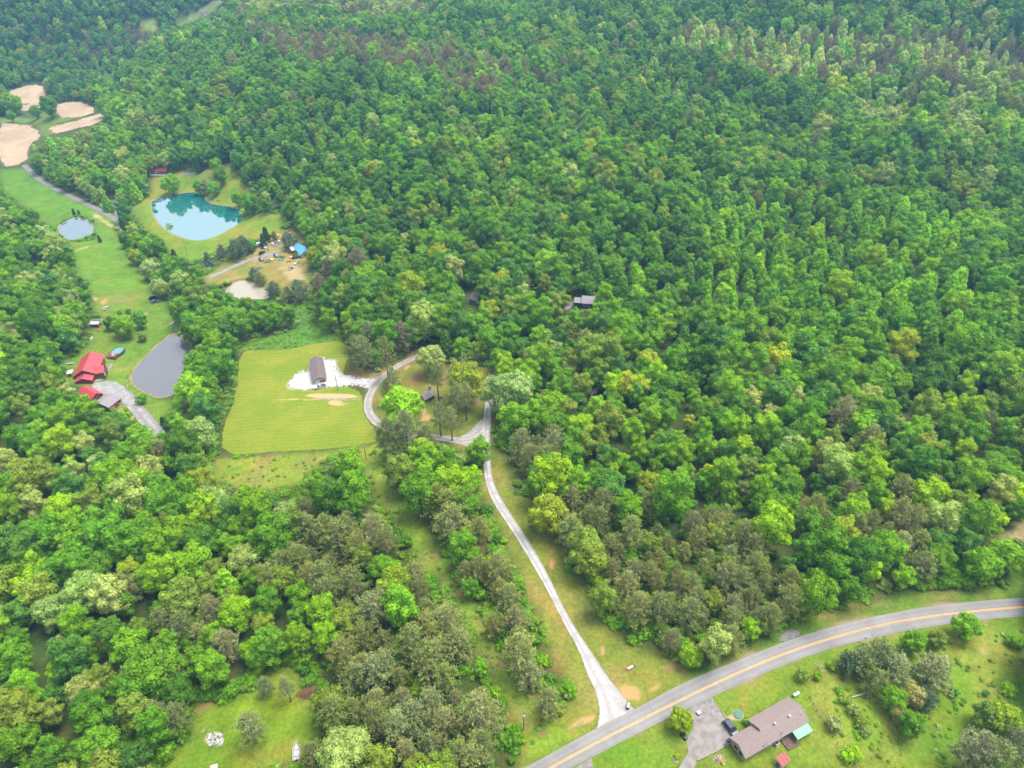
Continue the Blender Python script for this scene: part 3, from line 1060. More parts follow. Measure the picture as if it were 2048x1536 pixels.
for k_ in ('cropA', 'cropB', 'cropC', 'cropD'):
    sheet("ploughed_field", PP(smooth_poly(CLR[k_], 1))[:, :2], M['soil'], .2, 2.5)


def gravel_mat(name, a, b, edge=.0, breakup=0.0, rut=False, green=None):
    n = NT(name)
    f1, f2, f3 = n.noise(.35, 4), n.noise(5.0, 3, .8), n.noise(1.1, 4, .7)
    c = n.mix(n.ramp(f1, .35, .65), (*a, 1), (*b, 1))
    k = n.ramp(f2, .25, .75, .72, 1.2)
    c = n.mix(1.0, c, n.n("ShaderNodeCombineColor", {0: k, 1: k, 2: k}), 'MULTIPLY')
    alpha = None
    if edge:
        u = n.attr("across", out='Fac')
        e = n.math('SUBTRACT', .5, n.math('ABSOLUTE', n.math('SUBTRACT', u, .5)))        # 0 at edge
        alpha = n.ramp(n.math('SUBTRACT', e, n.math('MULTIPLY', f3, edge)), -.03, .03)
        trk = n.math('SINE', n.math('MULTIPLY', u, 12.566))
        kk = n.math('ADD', 1.0, n.math('MULTIPLY', trk, n.math('MULTIPLY', n.ramp(f1, .3, .7), .26)))
        c = n.mix(1.0, c, n.n("ShaderNodeCombineColor", {0: kk, 1: kk, 2: kk}), 'MULTIPLY')
        if rut:
            mid = n.ramp(n.math('ABSOLUTE', n.math('SUBTRACT', u, .5)), .0, .11, 1, 0)
            c = n.mix(n.math('MULTIPLY', mid, n.ramp(f3, .35, .55, .2, .95)), c, green)
    if breakup:
        e = n.math('MULTIPLY', n.attr("edge", out='Fac'), breakup)
        alpha = n.ramp(n.math('ADD', e, n.math('SUBTRACT', n.noise(.8, 6, .8), .545)), -.02, .06)
    return n.done(n.bsdf(c, .9, 0, .15, n.bump(f2, .5, .06), alpha))


M['gravel'] = gravel_mat("white_gravel", (.26, .25, .245), (.335, .325, .32), .10)
M['rutted'] = gravel_mat("rutted_gravel", (.22, .205, .195), (.28, .265, .25), .14, 0, True, (.20, .19, .11))
M['pad'] = gravel_mat("yard_gravel", (.33, .32, .32), (.41, .40, .40), 0, .06)
M['lanepave'] = gravel_mat("lane_paving", (.145, .13, .13), (.18, .165, .165), .05)
M['whitedrive'] = gravel_mat("pale_drive", (.175, .168, .165), (.225, .217, .217), .07)

# county road
n = NT("asphalt")
u = n.attr("across", out='Fac')
f1, f2, f3 = n.noise(.12, 4), n.noise(6, 3, .8), n.noise(.9, 5, .75, None, 1.2)
wheel = n.math('SINE', n.math('MULTIPLY', u, 25.13))
c = n.mix(n.ramp(f1, .3, .7), (.160, .155, .155), (.20, .194, .194))
k = n.math('ADD', n.ramp(f2, .25, .75, .86, 1.12), n.math('MULTIPLY', wheel, .055))
c = n.mix(1.0, c, n.n("ShaderNodeCombineColor", {0: k, 1: k, 2: k}), 'MULTIPLY')
c = n.mix(n.ramp(n.math('ABSOLUTE', n.math('SUBTRACT', f3, .5)), .0, .012, .35, 0), c, (.10, .10, .105))
c = n.mix(n.ramp(n.math('ABSOLUTE', n.math('SUBTRACT', u, .5)), .465, .5, 0, .5), c, (.23, .19, .15))
c = n.mix(n.ramp(n.noise(.22, 5, .7), .52, .7, 0, .45), c, (.125, .121, .125))
c = n.mix(n.ramp(n.noise(.5, 3, .6, None, 2.0), .66, .69, 0, .5), c, (.13, .128, .135))
M['asphalt'] = n.done(n.bsdf(c, .85, 0, .2, n.bump(f2, .3, .02)))
strip("road", up_w, low_w, M['asphalt'], .10, 1.5, 10)
CEN = smooth_line(PP([(1045, 1566), (1101, 1536), (1204, 1479.5), (1319, 1421.5), (1409, 1377), (1536, 1318.5), (1661, 1276), (1761, 1249.5), (1836, 1236), (1911, 1226), (2048, 1213.5), (2150, 1210)])[:, :2], 3)
M['paint'] = plain("yellow_road_paint", (.70, .31, .03), .7, .3, 2.0)
for s in (-.17, .17):
    l, r_ = offset_line(CEN, .5)
    cl = offset_line(CEN, 2 * abs(s))[0 if s > 0 else 1]
    a, b = offset_line(cl, .13)
    strip("road_marking", a, b, M['paint'], .125, 1.5, 1)

# gravel driveway to the road
DL = [(1190, 1459), (1199, 1422), (1188, 1377), (1174, 1352), (1159, 1304), (1130, 1252), (1105, 1202), (1078, 1152), (1024, 1063), (984, 1005), (971, 968), (965, 928), (963, 880), (965, 843), (968, 818), (973, 790), (980, 762), (990, 740)]
DR = [(1275, 1416), (1263, 1410), (1238, 1378), (1216, 1352), (1186, 1307), (1149, 1252), (1121, 1202), (1099, 1152), (1056, 1077), (1020, 1025), (987, 968), (982, 928), (980, 880), (983, 843), (985, 818), (988, 790), (994, 762), (1003, 740)]
strip("gravel_driveway", smooth_line(PP(DL)[:, :2], 2), smooth_line(PP(DR)[:, :2], 2), M['gravel'], .07, 1.2, 6)
BR = smooth_line(PP([(968, 862), (945, 880), (917, 881), (872, 874), (820, 870), (785, 859), (762, 851), (744, 836), (735, 815), (738, 792), (750, 772), (762, 757), (787, 738), (810, 724), (829, 716), (850, 706)])[:, :2], 2)
a, b = offset_line(BR, 4.4)
strip("gravel_track", a, b, M['rutted'], .06, 1.0, 6)
tri = PP([(962, 905), (925, 890), (885, 882), (905, 880), (935, 866), (955, 845), (966, 835), (975, 850), (974, 890)])[:, :2]
sheet("gravel_junction", tri, gravel_mat("junction_gravel", (.22, .205, .195), (.28, .265, .25), 0, .35), .05, 1.2)
PAD = [(570, 780), (574, 762), (592, 746), (604, 738), (612, 741), (618, 728), (640, 712), (655, 716), (677, 720), (679, 736), (690, 746), (712, 751), (735, 755), (760, 752), (764, 760), (752, 776), (735, 781), (712, 773), (690, 774), (655, 776), (630, 781), (600, 782)]
sheet("gravel_pad", PP(PAD)[:, :2], M['pad'], .055, 1.0)
sheet("stone_swale", PP(smooth_poly([(604, 798), (640, 796), (690, 796), (724, 798), (722, 801), (680, 802), (640, 801)], 1))[:, :2], gravel_mat("swale_stone", (.19, .18, .175), (.25, .24, .24), 0, .14), .06, .8)
for nm, (pts, w) in ROADS_PX.items():
    a, b = offset_line(smooth_line(PP(pts)[:, :2], 2), w)
    strip({'lane': "lane", 'side': "side_lane", 'junkdrive': "gravel_drive", 'homedrive': "house_drive", 'farpath': "path"}[nm], a, b,
          {'lane': M['lanepave'], 'side': M['lanepave'], 'junkdrive': M['whitedrive'], 'homedrive': M['whitedrive'], 'farpath': M['whitedrive']}[nm], .06, 2.0, 4)
sheet("drive_apron", PP(smooth_poly([(180, 770), (195, 763), (228, 761), (246, 768), (262, 790), (275, 812), (252, 812), (235, 800), (215, 790), (190, 785)], 1))[:, :2], M['whitedrive'] if False else gravel_mat("apron_gravel", (.185, .178, .178), (.25, .24, .24), 0, .3), .075, 1.5)
M['concrete'] = plain("parking_concrete", (.175, .158, .152), .85, .2, .6)
M['oldasphalt'] = plain("old_apron", (.165, .15, .155), .9, .25, 1.2)
sheet("parking_pavement", PP([(1387, 1446), (1411, 1434), (1440, 1423), (1455, 1442), (1476, 1468), (1462, 1480), (1460, 1487), (1432, 1502), (1394, 1520), (1388, 1536), (1384, 1560), (1350, 1560), (1358, 1536), (1377, 1503), (1373, 1485), (1374, 1475), (1385, 1460)])[:, :2], M['concrete'], .06, 1.5)
sheet("parking_apron", PP([(1380, 1416), (1424, 1394), (1430, 1405), (1441, 1422), (1412, 1433), (1387, 1446)])[:, :2], M['oldasphalt'], .065, 1.5)
sheet("driveway_apron", PP([(1150, 1536), (1184, 1517), (1188, 1545), (1192, 1565), (1140, 1565)])[:, :2], M['oldasphalt'], .065, 1.5)
sheet("pull_off", PP(smooth_poly([(1558, 1286), (1562, 1270), (1580, 1258), (1598, 1262), (1600, 1271)], 1))[:, :2], M['oldasphalt'], .05, 1.0)
sheet("wood_drive", PP(smooth_poly([(1122, 618), (1140, 605), (1163, 598), (1163, 606), (1150, 612), (1130, 622)], 1))[:, :2], M['concrete'], .06, 2.0)

exec_objects = True
# ------------------------------------------------------------------ forest
def in_poly(px, py, poly):
    return poly_sdf(px, py, poly) < 0


LANES = [(smooth_line(PP(p)[:, :2], 1), w) for p, w in ROADS_PX.values()]


def seg_dist(x, y, line):
    d = np.full(np.shape(x), 1e9)
    for i in range(len(line) - 1):
        a, b = line[i], line[i + 1]
        e = b - a
        t = np.clip(((x - a[0]) * e[0] + (y - a[1]) * e[1]) / (e @ e + 1e-9), 0, 1)
        d = np.minimum(d, np.hypot(x - a[0] - e[0] * t, y - a[1] - e[1] * t))
    return d


BLOCK = [np.array(CLR[k], float) for k in CLR] + [np.array(v, float) for v in PX_PONDS.values()]
# (outline in picture, {kind: weight}, {tints})
Z_PINE = {'pine': .8, 'broad': .2}
ZONES = [
    ([(590, 1060), (700, 1010), (790, 1050), (850, 1140), (935, 1290), (1015, 1400), (1090, 1560), (740, 1560), (640, 1400), (650, 1300), (600, 1180), (520, 1160)], {'pine': .86, 'broad': .14}, {'pine': 3, 'greypine': 2, 'olive': .3}),
    ([(310, 1210), (420, 1200), (470, 1290), (380, 1310), (320, 1280)], {'pine': .85, 'broad': .15}, {'pine': 1, 'greypine': 2}),
    ([(260, 1420), (330, 1390), (390, 1380), (470, 1360), (560, 1330), (600, 1310), (640, 1330), (500, 1420), (380, 1480), (330, 1560), (250, 1560)], {'pine': .8, 'broad': .2}, {'pine': 2, 'greypine': 2}),
    ([(820, 960), (930, 960), (990, 1040), (1010, 1110), (1060, 1210), (1150, 1400), (1110, 1430), (1040, 1330), (960, 1200), (900, 1100), (850, 1030)], {'pine': .85, 'broad': .15}, {'pine': 2, 'greypine': 2}),
    ([(1060, 1000), (1200, 965), (1270, 990), (1480, 985), (1570, 1090), (1610, 1200), (1560, 1290), (1430, 1300), (1330, 1310), (1200, 1210), (1130, 1090)], {'pine': .88, 'broad': .12}, {'pine': 3, 'greypine': 1.5, 'olive': .5}),
    ([(1000, 860), (1110, 870), (1120, 925), (1010, 930)], {'pine': .9, 'broad': .1}, {'greypine': 2, 'pine': 1}),
    ([(1620, 960), (1830, 970), (1840, 1090), (1640, 1060)], {'pine': .65, 'broad': .35}, {'greypine': 2, 'pine': 1}),
    ([(1820, 1070), (1930, 1080), (1940, 1190), (1830, 1180)], {'pine': .8, 'broad': .2}, {'greypine': 2, 'pine': 1}),
    ([(640, 525), (720, 520), (720, 560), (640, 580), (620, 560)], {'pine': .8, 'broad': .2}, {'brownpine': 2, 'greypine': 1}),
    ([(480, 40), (560, 55), (700, 75), (820, 85), (1010, 125), (1040, 170), (960, 195), (880, 165), (740, 140), (620, 130), (540, 110)], {'pine': .75, 'broad': .25}, {'brownpine': 2, 'greypine': 2}),
    ([(1340, 55), (1430, 50), (1500, 80), (1640, 55), (1900, 55), (2060, 100), (2060, 170), (1960, 165), (1800, 165), (1700, 160), (1600, 175), (1500, 150), (1440, 110), (1350, 95)], {'pine': .42, 'broad': .25, 'cone': .33}, {'brownpine': 2, 'greypine': 1, 'pale': 2, 'bright': 1}),
    ([(110, 95), (310, 45), (320, 70), (240, 100), (130, 130)], {'pine': .6, 'broad': .4}, {'brownpine': 1, 'greypine': 1, 'mid': 2}),
    ([(480, -20), (850, -20), (850, 25), (480, 30)], {'pine': .4, 'broad': .6}, {'brownpine': 1, 'greypine': 1, 'pale': 1}),
    ([(1000, 120), (1130, 110), (1140, 200), (1010, 200)], {'pine': .25, 'broad': .45, 'cone': .3}, {'greypine': 1, 'bright': 1, 'mid': 2}),
    ([(1380, 410), (1560, 400), (1720, 370), (1950, 440), (1930, 640), (1880, 720), (1720, 680), (1560, 640), (1400, 620)], {'cone': .5, 'broad': .5}, {'bright': 3.5, 'mid': 2.2, 'lime': .6, 'blue': .6}),
    ([(1150, 420), (1400, 420), (1420, 700), (1200, 650)], {'cone': .22, 'broad': .78}, {'bright': 2, 'mid': 3, 'blue': 1, 'dark': .6}),
    ([(1650, 170), (2060, 170), (2060, 300), (1750, 260)], {'cone': .12, 'broad': .83, 'pine': .05}, {'pale': 2.6, 'bright': 3, 'lime': 1.4, 'olive': .3}),
    ([(60, 240), (330, 200), (330, 400), (60, 400)], {'cone': .1, 'broad': .9}, {'bright': 1.5, 'mid': 2, 'pale': .7, 'olive': .7}),
    ([(0, 380), (130, 390), (180, 600), (0, 700)], {'broad': 1.0}, {'mid': 2.5, 'dark': 1.2, 'bright': 1, 'pale': 1.2, 'blue': 1}),
]
Z_NEAR = ({'broad': .95, 'cone': .01, 'pine': .04}, {'bright': 2.2, 'mid': 3.2, 'lime': .65, 'olive': .7, 'pale': .45, 'blue': .7, 'dark': .6, 'yellow': .14})
Z_FAR = ({'broad': .95, 'cone': .03, 'pine': .02}, {'mid': 3.5, 'bright': 1.8, 'dark': 1.5, 'blue': 1.2, 'olive': .8, 'yellow': .15, 'pale': .25})


def pick(rs, w):
    ks = list(w)
    a = np.array([w[k] for k in ks], float)
    return ks[rs.choice(len(ks), p=a / a.sum())]


# hand-placed trees: (px, py of crown middle, crown radius in px, kind, tint, label)
HAND = [
    (1362, 1438, 26, 'broad', 'yellow', "round yellow green tree between the county road and the concrete parking"),
    (1382, 1312, 26, 'broad', 'lime', "narrow vivid green tree at the roadside, next to a pale olive tree"),
    (1430, 1290, 32, 'broad', 'pale', "pale olive tree leaning over the road edge at the pine stand corner"),
    (1500, 1258, 22, 'broad', 'lime', "low vivid green tree at the road verge beside the pull-off"),
    (1931, 1254, 28, 'broad', 'bright', "bright round tree overhanging the south edge of the road curve"),
    (1827, 1284, 24, 'broad', 'bright', "small bright green tree below the road, above a grey green pine"),
    (1722, 1322, 28, 'pine', 'pine', "olive pine at the west end of the clump below the road curve"),
    (1757, 1312, 30, 'pine', 'pine', "tallest olive pine in the clump below the road curve"),
    (1788, 1335, 28, 'pine', 'greypine', "grey olive pine at the east end of the clump below the road curve"),
    (1697, 1328, 20, 'pine', 'bluepine', "bluish pine on the house side of the clump below the road"),
    (1750, 1362, 24, 'pine', 'pine', "olive pine on the lower side of the clump below the road curve"),
    (1866, 1342, 33, 'pine', 'greypine', "big grey green pine alone in the overgrown meadow"),
    (1873, 1280, 20, 'broad', 'olive', "olive shrubby tree between two bright trees below the road"),
    (1786, 1400, 26, 'broad', 'bright', "bright green tree on the left of the mixed clump in the meadow"),
    (1826, 1392, 25, 'broad', 'tan', "tan flowering tree in the mixed clump in the meadow"),
    (1852, 1396, 20, 'pine', 'bluepine', "bluish pine on the right of the mixed clump in the meadow"),
    (1798, 1432, 18, 'broad', 'tan', "small tan tree at the bottom of the mixed clump in the meadow"),
    (1820, 1450, 27, 'broad', 'mid', "mid green tree at the foot of the mixed clump in the meadow"),
    (1666, 1332, 14, 'bush', 'lime', "bright bush beside the bare bush east of the ranch house"),
    (1634, 1352, 11, 'bush', 'bright', "small green bush under the bare bush"),
    (1606, 1352, 17, 'bush', 'olive', "olive bush on the lawn above the ranch house"),
    (1692, 1400, 13, 'bush', 'olive', "topmost olive bush in the scrub line east of the fence"),
    (1708, 1420, 15, 'bush', 'pine', "grey olive bush, second in the scrub line east of the fence"),
    (1722, 1442, 16, 'bush', 'olive', "wide olive bush, third in the scrub line east of the fence"),
    (1735, 1462, 14, 'bush', 'pine', "grey olive bush at the lower end of the scrub line"),
    (1680, 1380, 11, 'bush', 'bright', "bright bush near the fallen log in the meadow"),
    (1668, 1447, 20, 'bush', 'pale', "pale bush against the wire fence, halfway down"),
    (1706, 1507, 24, 'bush', 'lime', "large bright bush by the lower end of the wire fence"),
    (1972, 1436, 30, 'broad', 'olive', "dark olive tree joined to the tall yellow green tree"),
    (2006, 1440, 40, 'broad', 'yellow', "tall yellow green tree near the lower right corner"),
    (1950, 1505, 36, 'pine', 'greypine', "grey pine left of the lower right corner"),
    (1990, 1515, 36, 'pine', 'pine', "olive pine at the bottom of the lower right corner"),
    (2040, 1480, 30, 'pine', 'greypine', "grey pine at the right edge beside the tall yellow green tree"),
    (2033, 1282, 20, 'bush', 'bright', "bright bush at the right edge below the road"),
    (2020, 1376, 18, 'bush', 'lime', "lime bush at the right edge of the overgrown meadow"),
    (1908, 1386, 12, 'bush', 'blue', "bluish bush in the open meadow, right of the mixed clump"),
    (1972, 1386, 8, 'bush', 'blue', "small bluish bush above the tall yellow green tree"),
    (1963, 1128, 38, 'broad', 'bright', "dense round tree on the grass above the road curve"),
    (2011, 1112, 38, 'broad', 'bright', "dense round tree beside the bare dirt at the right edge"),
    (957, 908, 27, 'broad', 'bright', "round green tree covering the driveway bend below the junction"),
    (944, 956, 25, 'broad', 'lime', "round vivid green tree on the left of the driveway"),
    (802, 813, 45, 'broad', 'lime', "broad bright tree beside the wooden cabin inside the driveway loop"),
    (935, 770, 38, 'broad', 'yellow', "broad yellow green tree on the right of the driveway loop"),
    (999, 792, 38, 'broad', 'pale', "pale wide tree overhanging the driveway from the right"),
    (1036, 780, 36, 'broad', 'pale', "pale tree next to the red roof in the woods"),
    (1024, 830, 29, 'broad', 'lime', "vivid green tree to the right of the driveway junction"),
    (878, 825, 14, 'tallpine', 'pine', "left one of two slim pines on the lawn of the driveway loop"),
    (901, 834, 14, 'tallpine', 'pine', "slim pine with bare lower trunk nearest the gravel junction"),
    (913, 800, 15, 'tallpine', 'pine', "slim pine below the yellow green tree of the loop"),
    (931, 796, 13, 'tallpine', 'greypine', "slim grey pine by the bare soil in the loop"),
    (874, 755, 13, 'tallpine', 'pine', "tall slim pine standing right of the wooden cabin"),
    (910, 742, 15, 'tallpine', 'greypine', "slim grey pine behind the yellow green tree of the loop"),
    (928, 730, 15, 'tallpine', 'pine', "slim pine at the top edge of the driveway loop"),
    (785, 757, 15, 'tallpine', 'pine', "dark slim pine where the track leaves the barn yard"),
    (770, 775, 10, 'tallpine', 'pine', "short slim pine inside the bend of the track"),
    (864, 717, 32, 'broad', 'pale', "pale sparse tree over the end of the gravel track"),
    (812, 865, 27, 'pine', 'greypine', "grey pine hiding the middle of the gravel track"),
    (776, 876, 25, 'pine', 'pine', "olive pine at the lower right corner of the mown field"),
    (850, 866, 19, 'pine', 'greypine', "smaller grey pine by the gravel track"),
    (712, 690, 22, 'pine', 'pine', "left pine of the group beside the barn yard"),
    (737, 664, 24, 'pine', 'greypine', "tall grey pine at the back of the group by the barn"),
    (762, 660, 22, 'pine', 'pine', "olive pine in the middle back of the group by the barn"),
    (802, 665, 22, 'pine', 'brownpine', "brownish pine at the right of the group by the barn"),
    (726, 706, 20, 'pine', 'greypine', "front grey pine of the group beside the barn yard"),
    (769, 699, 17, 'tallpine', 'pine', "slim pine alone on the grass right of the barn group"),
    (999, 722, 21, 'broad', 'bright', "green tree at the top end of the driveway"),
    (1039, 731, 19, 'broad', 'lime', "lime tree in the wood edge above the driveway end"),
    (700, 930, 34, 'broad', 'bright', "tall bright tree at the head of the power line cut"),
    (705, 975, 34, 'broad', 'bright', "bright tree just below the one at the head of the cut"),
    (634, 968, 22, 'broad', 'bright', "narrow bright tree on the rough ground left of the cut"),
    (800, 940, 33, 'broad', 'olive', "broad olive tree on the right side of the power line cut"),
    (845, 908, 30, 'broad', 'lime', "vivid green tree below the gravel track pines"),
    (890, 915, 24, 'broad', 'bright', "green tree between the track and the driveway"),
    (244, 651, 24, 'broad', 'bright', "broad green tree in the middle of the pond yard"),
    (220, 647, 13, 'broad', 'dark', "dark tree against the left of the broad yard tree"),
    (279, 640, 16, 'broad', 'mid', "mid green tree right of the broad yard tree"),
    (284, 672, 10, 'broad', 'olive', "small olive tree between the yard tree and the grey pond"),
    (256, 622, 7, 'bush', 'dark', "dark round bush behind the yard trees"),
    (240, 624, 7, 'bush', 'bright', "bright bush behind the yard trees"),
    (282, 796, 14, 'bush', 'mid', "large round bush between the house drive and the grey pond"),
    (324, 839, 6, 'cedar', 'cedar', "dark cone shaped evergreen below the grey pond"),
    (345, 838, 18, 'broad', 'mid', "mid green tree below the grey pond"),
    (341, 364, 20, 'broad', 'bright', "leafy tree on the turquoise pond's shore in front of the red shed"),
    (395, 361, 14, 'broad', 'mid', "dark leafy tree at the middle of the turquoise pond's far shore"),
    (408, 366, 12, 'pine', 'greypine', "grey pine on the turquoise pond's far shore"),
    (425, 371, 13, 'broad', 'bright', "bright tree right of the grey pine on the pond's far shore"),
    (433, 334, 14, 'broad', 'bright', "bright tree beyond the path behind the turquoise pond"),
    (441, 353, 14, 'broad', 'mid', "mid green tree between the path and the turquoise pond"),
    (396, 331, 7, 'cedar', 'cedar', "dark pointed evergreen beyond the turquoise pond"),
    (473, 386, 14, 'broad', 'bright', "bright tree on the right bank of the turquoise pond"),
    (500, 408, 18, 'broad', 'mid', "bushy tree at the right tip of the turquoise pond"),
    (485, 415, 11, 'bush', 'pale', "pale bush at the right tip of the turquoise pond"),
    (338, 453, 8, 'bush', 'pale', "pale small tree on the near bank of the turquoise pond"),
    (470, 500, 15, 'pine', 'bluepine', "left bluish evergreen by the junk yard"),
    (487, 488, 15, 'pine', 'bluepine', "upper bluish evergreen by the junk yard"),
    (505, 492, 9, 'broad', 'bright', "small bright tree behind the white camper"),
    (443, 503, 10, 'pine', 'bluepine', "bluish evergreen on the pond side of the hedge"),
    (577, 479, 14, 'pine', 'bluepine', "bluish evergreen behind the blue tarped house"),
    (531, 467, 8, 'cedar', 'cedar', "dark evergreen behind the junk yard"),
    (548, 468, 6, 'cedar', 'brownpine', "brown evergreen behind the junk yard"),
    (525, 479, 7, 'cedar', 'cedar', "lower dark evergreen behind the junk yard"),
    (563, 513, 7, 'bush', 'mid', "round bush at the end of the junk yard drive"),
    (592, 510, 8, 'bush', 'dark', "dark bush before the blue tarped house"),
    (612, 502, 9, 'bush', 'olive', "olive bush right of the blue tarped house"),
    (508, 549, 10, 'pine', 'bluepine', "left bluish pine between the yard and the muddy pond"),
    (520, 556, 11, 'pine', 'pine', "olive pine between the yard and the muddy pond"),
    (545, 575, 13, 'pine', 'bluepine', "right bluish pine behind the muddy pond"),
    (595, 580, 18, 'pine', 'bluepine', "tall bluish pine at the end of the dry lawn"),
    (575, 588, 12, 'pine', 'pine', "small pine beside the tall bluish pine"),
    (630, 515, 19, 'broad', 'yellow', "yellow green tree to the right of the tarped house"),
    (346, 503, 5, 'cedar', 'cedar', "small dark evergreen on the turquoise pond's lawn"),
    (415, 518, 9, 'cedar', 'bluepine', "bluish cone evergreen at the lawn's lower end"),
    (157, 424, 3, 'cedar', 'cedar', "smallest evergreen above the blue pond"),
    (147, 424, 3.5, 'cedar', 'cedar', "evergreen left of the smallest one above the blue pond"),
    (198, 477, 4, 'cedar', 'cedar', "dark evergreen right of the blue pond"),
    (98, 215, 17, 'broad', 'mid', "mid green tree between the ploughed fields"),
    (70, 222, 12, 'broad', 'bright', "bright tree left of the mid green one between the fields"),
    (22, 205, 20, 'broad', 'bright', "broad tree at the left edge between the ploughed fields"),
    (500, 1458, 26, 'pine', 'pine', "olive pine standing on the lower left lawn"),
    (570, 1370, 14, 'tallpine', 'greypine', "grey pine in the notch of the lower left lawn"),
    (530, 1370, 15, 'pine', 'greypine', "grey pine at the top of the lower left lawn"),
    (350, 1425, 26, 'pine', 'pine', "olive pine overhanging the left of the lower left lawn"),
    (692, 1510, 60, 'broad', 'pale', "large pale flowering tree at the bottom edge of the pine stand"),
    (620, 1500, 22, 'pine', 'pine', "olive pine over the white boat"),
    (640, 1215, 34, 'broad', 'lime', "vivid lime tree at the left of the lower pine stand"),
    (650, 1270, 30, 'broad', 'lime', "second vivid lime tree, below the first at the pine stand"),
    (505, 1300, 28, 'broad', 'lime', "vivid lime tree at the corner of the lower left lawn"),
    (790, 1160, 38, 'broad', 'yellow', "yellow olive tree inside the lower pine stand"),
    (800, 1215, 38, 'broad', 'bright', "bright green tree inside the lower pine stand"),
    (760, 1130, 28, 'broad', 'bright', "bright green tree at the top of the lower pine stand"),
    (925, 1095, 32, 'broad', 'bright', "bright green tree in the pine strip by the driveway"),
    (1095, 1030, 40, 'broad', 'yellow', "wide yellow olive tree at the driveway's right lawn"),
    (1258, 1022, 32, 'broad', 'bright', "bright green tree standing in the right pine stand"),
    (1345, 985, 42, 'broad', 'bright', "large bright green tree at the top of the right pine stand"),
    (1225, 970, 38, 'broad', 'blue', "large bluish green tree at the top left of the right pine stand"),
    (1545, 1045, 42, 'broad', 'lime', "large vivid green tree right of the pine stand"),
    (1635, 1185, 42, 'broad', 'bright', "large green tree at the roadside east of the pine stand"),
    (1812, 1148, 24, 'broad', 'lime', "lime tree at the roadside below the forest"),
    (1068, 950, 18, 'broad', 'bright', "narrow bright tree on the driveway's right edge"),
    (170, 1180, 46, 'broad', 'pale', "large pale flowering tree in the lower left forest"),
    (110, 1230, 34, 'broad', 'pale', "pale flowering tree left of the larger pale one"),
    (268, 905, 20, 'broad', 'yellow', "yellow tree in the forest below the grey garage"),
    (400, 870, 34, 'broad', 'pale', "pale tree at the left edge of the mown field"),
    (385, 780, 32, 'broad', 'lime', "bright tree on the right bank of the grey pond"),
    (395, 735, 30, 'broad', 'bright', "bright tree overhanging the right of the grey pond"),
    (270, 512, 16, 'broad', 'yellow', "yellow green tree in the row between the meadow and the pond lawn"),
    (302, 540, 19, 'broad', 'pale', "pale tree in the row along the lane"),
    (318, 575, 20, 'broad', 'pale', "pale tree at the end of the row above the pond yard"),
    (1181, 577, 13, 'broad', 'mid', "mid green tree leaning over the roof of the house in the woods"),
    (1207, 592, 19, 'broad', 'lime', "lime tree at the right end of the house in the woods"),
    (1152, 632, 16, 'broad', 'bright', "bright tree below the drive of the house in the woods"),
    (1186, 640, 17, 'broad', 'bright', "bright tree below the deck of the house in the woods"),
    (437, 574, 10, 'bush', 'yellow', "yellow green bush at the left tip of the muddy pond"),
    (452, 566, 7, 'bush', 'lime', "lime bush on the upper left bank of the muddy pond"),
    (462, 607, 15, 'broad', 'mid', "mid green tree in the wood edge left below the muddy pond"),
    (492, 613, 16, 'broad', 'bright', "bright tree in the wood edge straight below the muddy pond"),
    (522, 618, 18, 'broad', 'mid', "mid green tree in the wood edge right below the muddy pond"),
    (552, 622, 17, 'broad', 'bright', "bright tree in the wood edge next to the green brush"),
    (578, 632, 13, 'broad', 'dark', "dark tree at the right end of the wood edge by the brush"),
    (535, 645, 14, 'broad', 'mid', "mid green tree in the wood edge above the green brush"),
    (505, 640, 15, 'broad', 'bright', "bright tree in the wood edge above the field's upper left corner"),
    (62, 432, 16, 'broad', 'pale', "topmost pale tree of the forest edge along the left meadow"),
    (86, 470, 18, 'broad', 'pale', "second pale tree down the forest edge along the left meadow"),
    (108, 505, 18, 'broad', 'pale', "third pale tree down the forest edge along the left meadow"),
    (124, 545, 18, 'broad', 'bright', "bright tree below the pale ones on the left meadow's forest edge"),
    (142, 582, 18, 'broad', 'pale', "lowest pale tree of the forest edge along the left meadow"),
    (312, 490, 18, 'broad', 'mid', "dark rounded tree in the row beside the pond lawn"),
]
_keep = ("forest", "pine st", "strip", "stand", "cut", "woods", "lower pine", "wood edge", "flowering tree at")
for _i, _h in enumerate(HAND):
    if _h[3] == 'broad' and not any(k in _h[5] for k in _keep):
        HAND[_i] = _h[:3] + ('lowbroad',) + _h[4:]
    elif _h[3] == 'broad' and _h[2] >= 45:
        HAND[_i] = _h[:3] + ('bigbroad',) + _h[4:]
    elif _h[3] == 'pine' and any(k in _h[5] for k in ("clump", "junk", "tarped house", "muddy", "shore", "hedge", "dry lawn", "tall bluish", "overgrown meadow")):
        HAND[_i] = _h[:3] + ('youngpine',) + _h[4:]
hand_pts = []
for px, py, r, kind, tint, lab in HAND:
    pr = PROTO[kind][0]
    z0 = 260.0
    for _ in range(3):
        Rw = r / FPX * z0
        s = Rw / pr[3]
        mid = .5 if kind in ('bush', 'cedar', 'lowbroad', 'youngpine') else .6
        w = P(px, py, pr[2] * s * mid)
        z0 = project(w)[2]
    hand_pts.append((w[0], w[1], Rw))
hand_pts = np.array(hand_pts)

